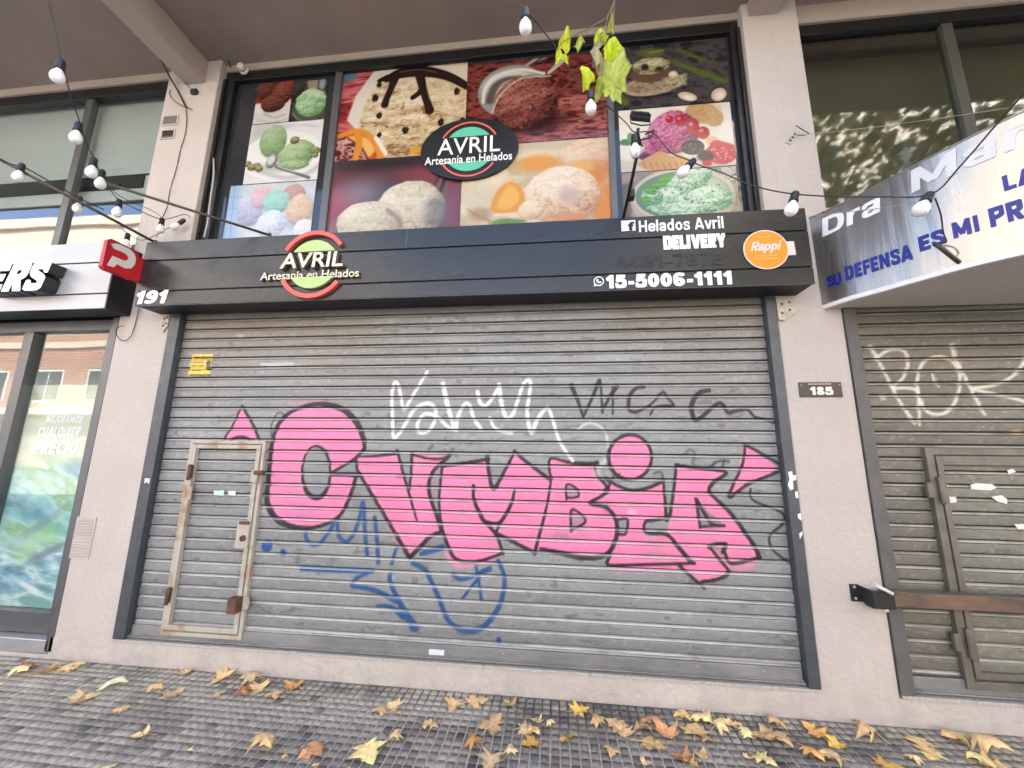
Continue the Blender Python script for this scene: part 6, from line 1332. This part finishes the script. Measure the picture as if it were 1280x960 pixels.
for (x, y, wpx, tone, cf) in LV:
    g = on_z(x, y, .012); dist = (g-CAM).length; sc = (on_z(x+1, y, .012)-on_z(x-1, y, .012)).length/2
    size = min(.145, max(.035, wpx*sc*(.94 if cf == 'f' else .95)))
    base, vein = TONE[tone]; jb = 1+.10*rng.randn(); base = tuple(np.clip(np.array(base)*jb, 0, 255))
    curl = rng.uniform(-.15, .2) if cf == 'f' else rng.choice([-1, 1], p=[.6, .4])*rng.uniform(.25, .72); fold = rng.uniform(-.08, .08) if cf == 'f' else rng.uniform(-.15, .35)
    me = leaf_mesh('fallen_leaf', size, curl, fold, base, vein, rng, M['dry_leaf'], size > .05)
    o = bpy.data.objects.new('fallen_leaf', me); col.objects.link(o)
    o.rotation_euler = (rng.uniform(-.12, .12), rng.uniform(-.12, .12), rng.uniform(0, 2*PI))
    zmin = min((o.rotation_euler.to_matrix() @ v.co).z for v in me.vertices); o.location = (g.x, g.y, .0046-zmin)
    if g.y > -.06: o.location.y = -.09
    land = 'left of the left pier' if g.x < -3.8 else 'before the left pier' if g.x < -3.25 else 'before the wicket door' if g.x < -2.2 else 'below the blue tag' if g.x < -.3 else 'below the pink dot' if g.x < .75 else 'below the last pink letter' if g.x < 1.55 else 'before the right pier' if g.x < 2.05 else 'before the brownish shutter'
    band = 'by the wall' if g.y > -.22 else 'nearest the camera' if g.y < -.46 else 'midway out'
    sz = 'large' if size > .125 else 'small' if size < .075 else 'medium'
    recs.append([o, f"{sz} {'flat' if cf == 'f' else 'curled'} {WORD[tone]} leaf {land}, {band}", g.x])
groups = {}
for r in recs: groups.setdefault(r[1], []).append(r)
ORD = ['leftmost', 'second from left', 'third from left', 'fourth from left', 'fifth from left', 'sixth from left', 'seventh from left', 'eighth from left']
for lab, rs in groups.items():
    rs.sort(key=lambda r: r[2])
    for k, r in enumerate(rs):
        l = lab
        if len(rs) == 2: l = lab+', '+('left one' if k == 0 else 'right one')
        elif len(rs) > 2: l = lab+', '+ORD[k]
        tag(r[0], l, 'fallen leaf', 'fallen leaves on the pavement')
# one green scrap and a few straws
g = on_z(711, 923, .012); o = bpy.data.objects.new('fallen_leaf', leaf_mesh('fallen_leaf', .045, .9, .4, (132, 150, 50), (170, 180, 90), rng, M['dry_leaf'])); col.objects.link(o); o.location = (g.x, g.y, .012); o.rotation_euler = (0, 0, 1.3)
tag(o, 'tiny green curled leaf scrap on the pavement below the pink lettering', 'fallen leaf', 'fallen leaves on the pavement')

# hanging twig with live leaves in the foreground
tw_root = empty('hanging_branch', on_y(768, -10, -1.55), 'thin hanging twig with yellow green leaves in front of the window', 'branch')
def b3(x, y, Y=-1.55): return on_y(x, y, Y)
b = MB()
for pts, r0, r1_ in (([(771, -12), (766, 6), (758, 22), (745, 30), (736, 36), (722, 42), (712, 48)], .0028, .0016), ([(768, 0), (764, 16), (763, 30), (766, 50)], .0024, .0016), ([(760, 20), (756, 36), (750, 44), (746, 58)], .002, .0014), ([(768, 2), (767, 22), (762, 40), (758, 60)], .002, .0014), ([(712, 48), (704, 52), (698, 58)], .0016, .001), ([(736, 36), (732, 42)], .0014, .001)):
    b.tube(chain([b3(*q) for q in pts], 4), r0, 6, r1_)
b.build('stem', M['twig'], tw_root)
def live_leaf(pl, colr, seed, depth=.03, Y=-1.55):
    """a drooping leaf: outline seen face-on, its own folds and depth"""
    rg = np.random.RandomState(seed); q2 = np.array([np.array(pl[i])*(1-f)+np.array(pl[(i+1) % len(pl)])*f for i in range(len(pl)) for f in (0, .33, .67)]); n = len(q2); q2 = q2+rg.randn(n, 2)*.35
    P = np.array([tuple(b3(*q, Y)) for q in q2]); c = P.mean(0); ext = np.ptp(P, axis=0).max()+1e-6
    top = P[P[:, 2].argmax()]; ax = c-top; ax[1] = 0; ax = ax/(np.linalg.norm(ax)+1e-9); sd = np.array((ax[2], 0, -ax[0]))
    co = []; cols = []; faces = []; K = 7
    for k in range(K+1):
        for i in range(n if k else 1):
            t = k/K; q = c*(1-t)+P[i]*t; s = ((q-c)@sd)/ext; u = ((q-c)@ax)/ext
            q = q.copy(); q[1] += depth*(1.5*abs(s)+.8*math.sin(5*u+seed)+.5*math.sin(9*s+4*u+seed*2)*t)
            co.append(q); m = abs(math.sin(9*(abs(s)*1.2+u*.8)+seed)); v = .88+.24*rg.rand(); cc = np.minimum(1, np.array(colr)*1.08/255*v)
            w = max(0, 1-abs(s)*16)*.55+max(0, .25-abs(m))*1.2; cc = cc*(1-w)+np.array((.86, .86, .56))*w; cc = cc*(1-.25*max(0, t-.85)/.15)
            cols.append(np.clip(cc, 0, 1))
    for i in range(n): faces.append([0, 1+i, 1+(i+1) % n])
    for k in range(K-1):
        for i in range(n): faces.append([1+k*n+i, 1+(k+1)*n+i, 1+(k+1)*n+(i+1) % n, 1+k*n+(i+1) % n])
    me = bpy.data.meshes.new('leaf'); me.from_pydata([tuple(q) for q in co], [], faces); me.polygons.foreach_set('use_smooth', [True]*len(me.polygons)); paint_attr(me, np.array(cols)); me.materials.append(M['live_leaf']); me.update(); return link('leaf', me, tw_root)
YG_ = (196, 214, 40)
live_leaf([(697, 50), (703, 44), (709, 42), (714, 47), (712, 54), (708, 58), (700, 56), (696, 54)], (206, 206, 52), 1)
live_leaf([(695, 62), (700, 58), (706, 60), (711, 60), (711, 70), (707, 78), (700, 76), (695, 73), (694, 68)], YG_, 2)
live_leaf([(719, 46), (726, 40), (732, 40), (731, 50), (727, 62), (722, 66), (718, 58)], (164, 172, 60), 3)
live_leaf([(738, 58), (743, 46), (748, 42), (755, 46), (750, 52), (747, 62), (752, 70), (756, 84), (752, 97), (747, 94), (742, 84), (736, 70)], (150, 142, 116), 4)
live_leaf([(730, 84), (735, 80), (740, 84), (745, 98), (738, 103), (736, 110), (729, 108), (727, 98), (724, 92)], YG_, 5)
live_leaf([(754, 52), (766, 50), (780, 56), (781, 68), (776, 72), (764, 71), (756, 73)], (204, 224, 44), 6)
live_leaf([(757, 73), (766, 77), (778, 69), (781, 82), (790, 87), (783, 95), (786, 108), (779, 106), (779, 122), (772, 113), (767, 119), (763, 108), (755, 124), (754, 109), (746, 101), (753, 94), (751, 84)], (172, 188, 86), 7)
live_leaf([(742, 44), (748, 38), (756, 40), (761, 36), (762, 46), (758, 52), (750, 52), (745, 56)], (186, 200, 60), 11, Y=-1.53)
live_leaf([(745, 104), (751, 100), (756, 106), (753, 114), (748, 118), (744, 112)], (160, 176, 70), 12, Y=-1.53)
live_leaf([(760, 30), (765, 14), (769, 18), (769, 34), (765, 48), (761, 46)], (160, 160, 50), 8)
live_leaf([(740, 70), (746, 66), (750, 80), (748, 94), (742, 86)], (110, 84, 60), 9)
# ------------------------------------------------------------------ across the street (seen in the panes and the polished sign)
M['far_cream'] = mat('far_cream_render', (.66, .60, .50), .9, noise=.08, nscale=.6)
M['far_white'] = mat('far_white_render', (.74, .73, .70), .9, noise=.06, nscale=.6)
M['far_grey'] = mat('far_grey_render', (.42, .41, .39), .9, noise=.1, nscale=.6)
M['far_base'] = mat('far_base_cladding', (.20, .19, .17), .8, noise=.4, nscale=.5, color2=(.34, .32, .28))
M['far_glass'] = mat('far_window_glass', (.03, .035, .04), .1)
def brick_mat():
    m = mat('far_brick', (.42, .19, .11), .9); n = m.node_tree.nodes; l = m.node_tree.links; b = n.new('ShaderNodeTexBrick')
    b.inputs['Color1'].default_value = (.46, .21, .12, 1); b.inputs['Color2'].default_value = (.36, .16, .10, 1); b.inputs['Mortar'].default_value = (.5, .44, .36, 1); b.inputs['Scale'].default_value = 1; b.inputs['Brick Width'].default_value = .5; b.inputs['Row Height'].default_value = .16; b.inputs['Mortar Size'].default_value = .02
    tc = n.new('ShaderNodeTexCoord'); sx = n.new('ShaderNodeSeparateXYZ'); cx = n.new('ShaderNodeCombineXYZ'); l.new(tc.outputs['Object'], sx.inputs[0]); l.new(sx.outputs[0], cx.inputs[0]); l.new(sx.outputs[2], cx.inputs[1]); l.new(cx.outputs[0], b.inputs['Vector']); l.new(b.outputs[0], n['Principled BSDF'].inputs['Base Color']); return m
M['far_brick'] = brick_mat()
FYY = -14.6
def far_building(name, label, x0, x1, h, m, floors, band, balc=True):
    t = empty(name, ((x0+x1)/2, FYY, 0), label, 'building', 'buildings across the street')
    MB().box(x0, x1, FYY-9, FYY, 0, h).build('wall', m, t)
    if 'brick' in name: MB().box(x0+.01, x1-.01, FYY+.0005, FYY+.0025, 8.0, h-.03).build('upper_render', M['far_cream'], t)
    fh = (h-3.4)/max(1, floors); b = MB(); b.box(x0-.02, x1+.02, FYY-.2, FYY+.18, h-.02, h+.5)
    for f in range(floors): b.box(x0, x1, FYY+.001, FYY+(.9 if balc and f % 2 == 0 else .12), 3.3+f*fh, 3.3+f*fh+.32)
    b.build('balcony_slab', band, t); MB().box(x0+.02, x1-.02, FYY+.0005, FYY+.0018, 0, 3.28).build('ground_floor', M['far_base'], t)
    n = max(2, int((x1-x0)/3.4)); w = (x1-x0)/n; first = None
    for f in range(1 if 'brick' in name else 0, floors+1):
        for i in range(n):
            zz = .5 if f == 0 else 3.3+(f-1)*fh+.75; hh = 2.2 if f == 0 else min(1.7, fh-1.2)
            X = x0+w*(i+.5); q = MB(); q.box(X-w*.27, X+w*.27, FYY+.002, FYY+.03, zz, zz+hh); fr = q.build('window', M['far_white'], t)
            q = MB(); q.box(X-w*.24, X-.03, FYY+.031, FYY+.04, zz+.08, zz+hh-.08); q.box(X+.03, X+w*.24, FYY+.031, FYY+.04, zz+.08, zz+hh-.08); q.build('pane', M['far_glass'], fr)
far_building('brick_building', 'tall brick building with pale balcony bands reflected in the left glass', -46, -22, 14.4, M['far_brick'], 3, M['far_cream'])
far_building('apartment_building', 'cream rendered building beside the brick one across the street', -21.9, -9, 11.6, M['far_cream'], 3, M['far_white'])
far_building('apartment_building', 'low white building in the middle across the street', -8.9, 6, 7.6, M['far_white'], 1, M['far_cream'], False)
far_building('apartment_building', 'broad cream rendered building across the street on the right', 6.1, 19, 17.5, M['far_cream'], 4, M['far_white'])
far_building('apartment_building', 'tall white building furthest right across the street', 19.1, 40, 18.5, M['far_white'], 4, M['far_grey'])
M['bark'] = mat('plane_bark', (.20, .17, .13), .9, noise=.5, nscale=4, color2=(.36, .33, .26), bump=.6, bscale=12)
M['tree_leaf'] = leaf_mat('tree_leaf', .4)
def tree(label, base, lean, hcrown, rad, nleaf, seed, tones):
    rg = np.random.RandomState(seed); t = empty('plane_tree', base, label, 'tree', 'street trees'); b = MB(); B = Vector(base); top = B+Vector(lean)
    b.tube([B, B.lerp(top, .3)+Vector((.05, 0, 0)), B.lerp(top, .65), top], .17, 10, .10)
    tips = []
    for k in range(11):
        a = k*2.4+rg.rand(); r = rad*rg.uniform(.5, .95); s = B.lerp(top, rg.uniform(.6, 1)); e = top+Vector((math.cos(a)*r, math.sin(a)*r*.9, rg.uniform(.2, 1)*hcrown*.7)); m_ = s.lerp(e, .5)+Vector((0, 0, .25))
        b.tube([s, m_, e], .06, 7, .015); tips += [m_.lerp(e, f) for f in (0, .35, .7, 1)]
        for q in range(3):
            e2 = m_.lerp(e, rg.rand())+Vector((rg.randn()*.7, rg.randn()*.7, rg.randn()*.4)); b.tube([m_.lerp(e, .3*q), e2], .022, 5, .006); tips.append(e2)
    b.build('trunk', M['bark'], t)
    V = []; F = []; C = []
    for k in range(nleaf):
        c = np.array(tips[rg.randint(len(tips))])+rg.randn(3)*np.array((.42, .42, .30)); s = rg.uniform(.045, .10); n1 = rg.randn(3); n1 /= np.linalg.norm(n1); n2 = np.cross(n1, rg.randn(3)); n2 /= np.linalg.norm(n2); i = len(V)
        V += [c+n1*s, c+n2*s*.8, c-n1*s*.9, c-n2*s*.8]; F.append((i, i+1, i+2, i+3)); cl = np.array(tones[rg.randint(len(tones))])/255*rg.uniform(.75, 1.2); C += [cl]*4
    me = bpy.data.meshes.new('crown'); me.from_pydata([tuple(v) for v in V], [], F); paint_attr(me, np.clip(np.array(C), 0, 1)); me.materials.append(M['tree_leaf']); link('crown', me, t)
tree('leaning street plane tree with thinning autumn crown reflected in the right window', (4.5, -3.15, 0), (.45, .1, 4.3), 2.6, 2.6, 6500, 5, [(128, 130, 66), (150, 140, 76), (170, 146, 84), (112, 122, 60), (188, 156, 92)])
tree('street plane tree further along the far kerb on the left', (-37, -11.0, 0), (.2, .2, 3.6), 3.2, 2.6, 2600, 8, [(84, 104, 48), (110, 120, 56), (140, 126, 60)])
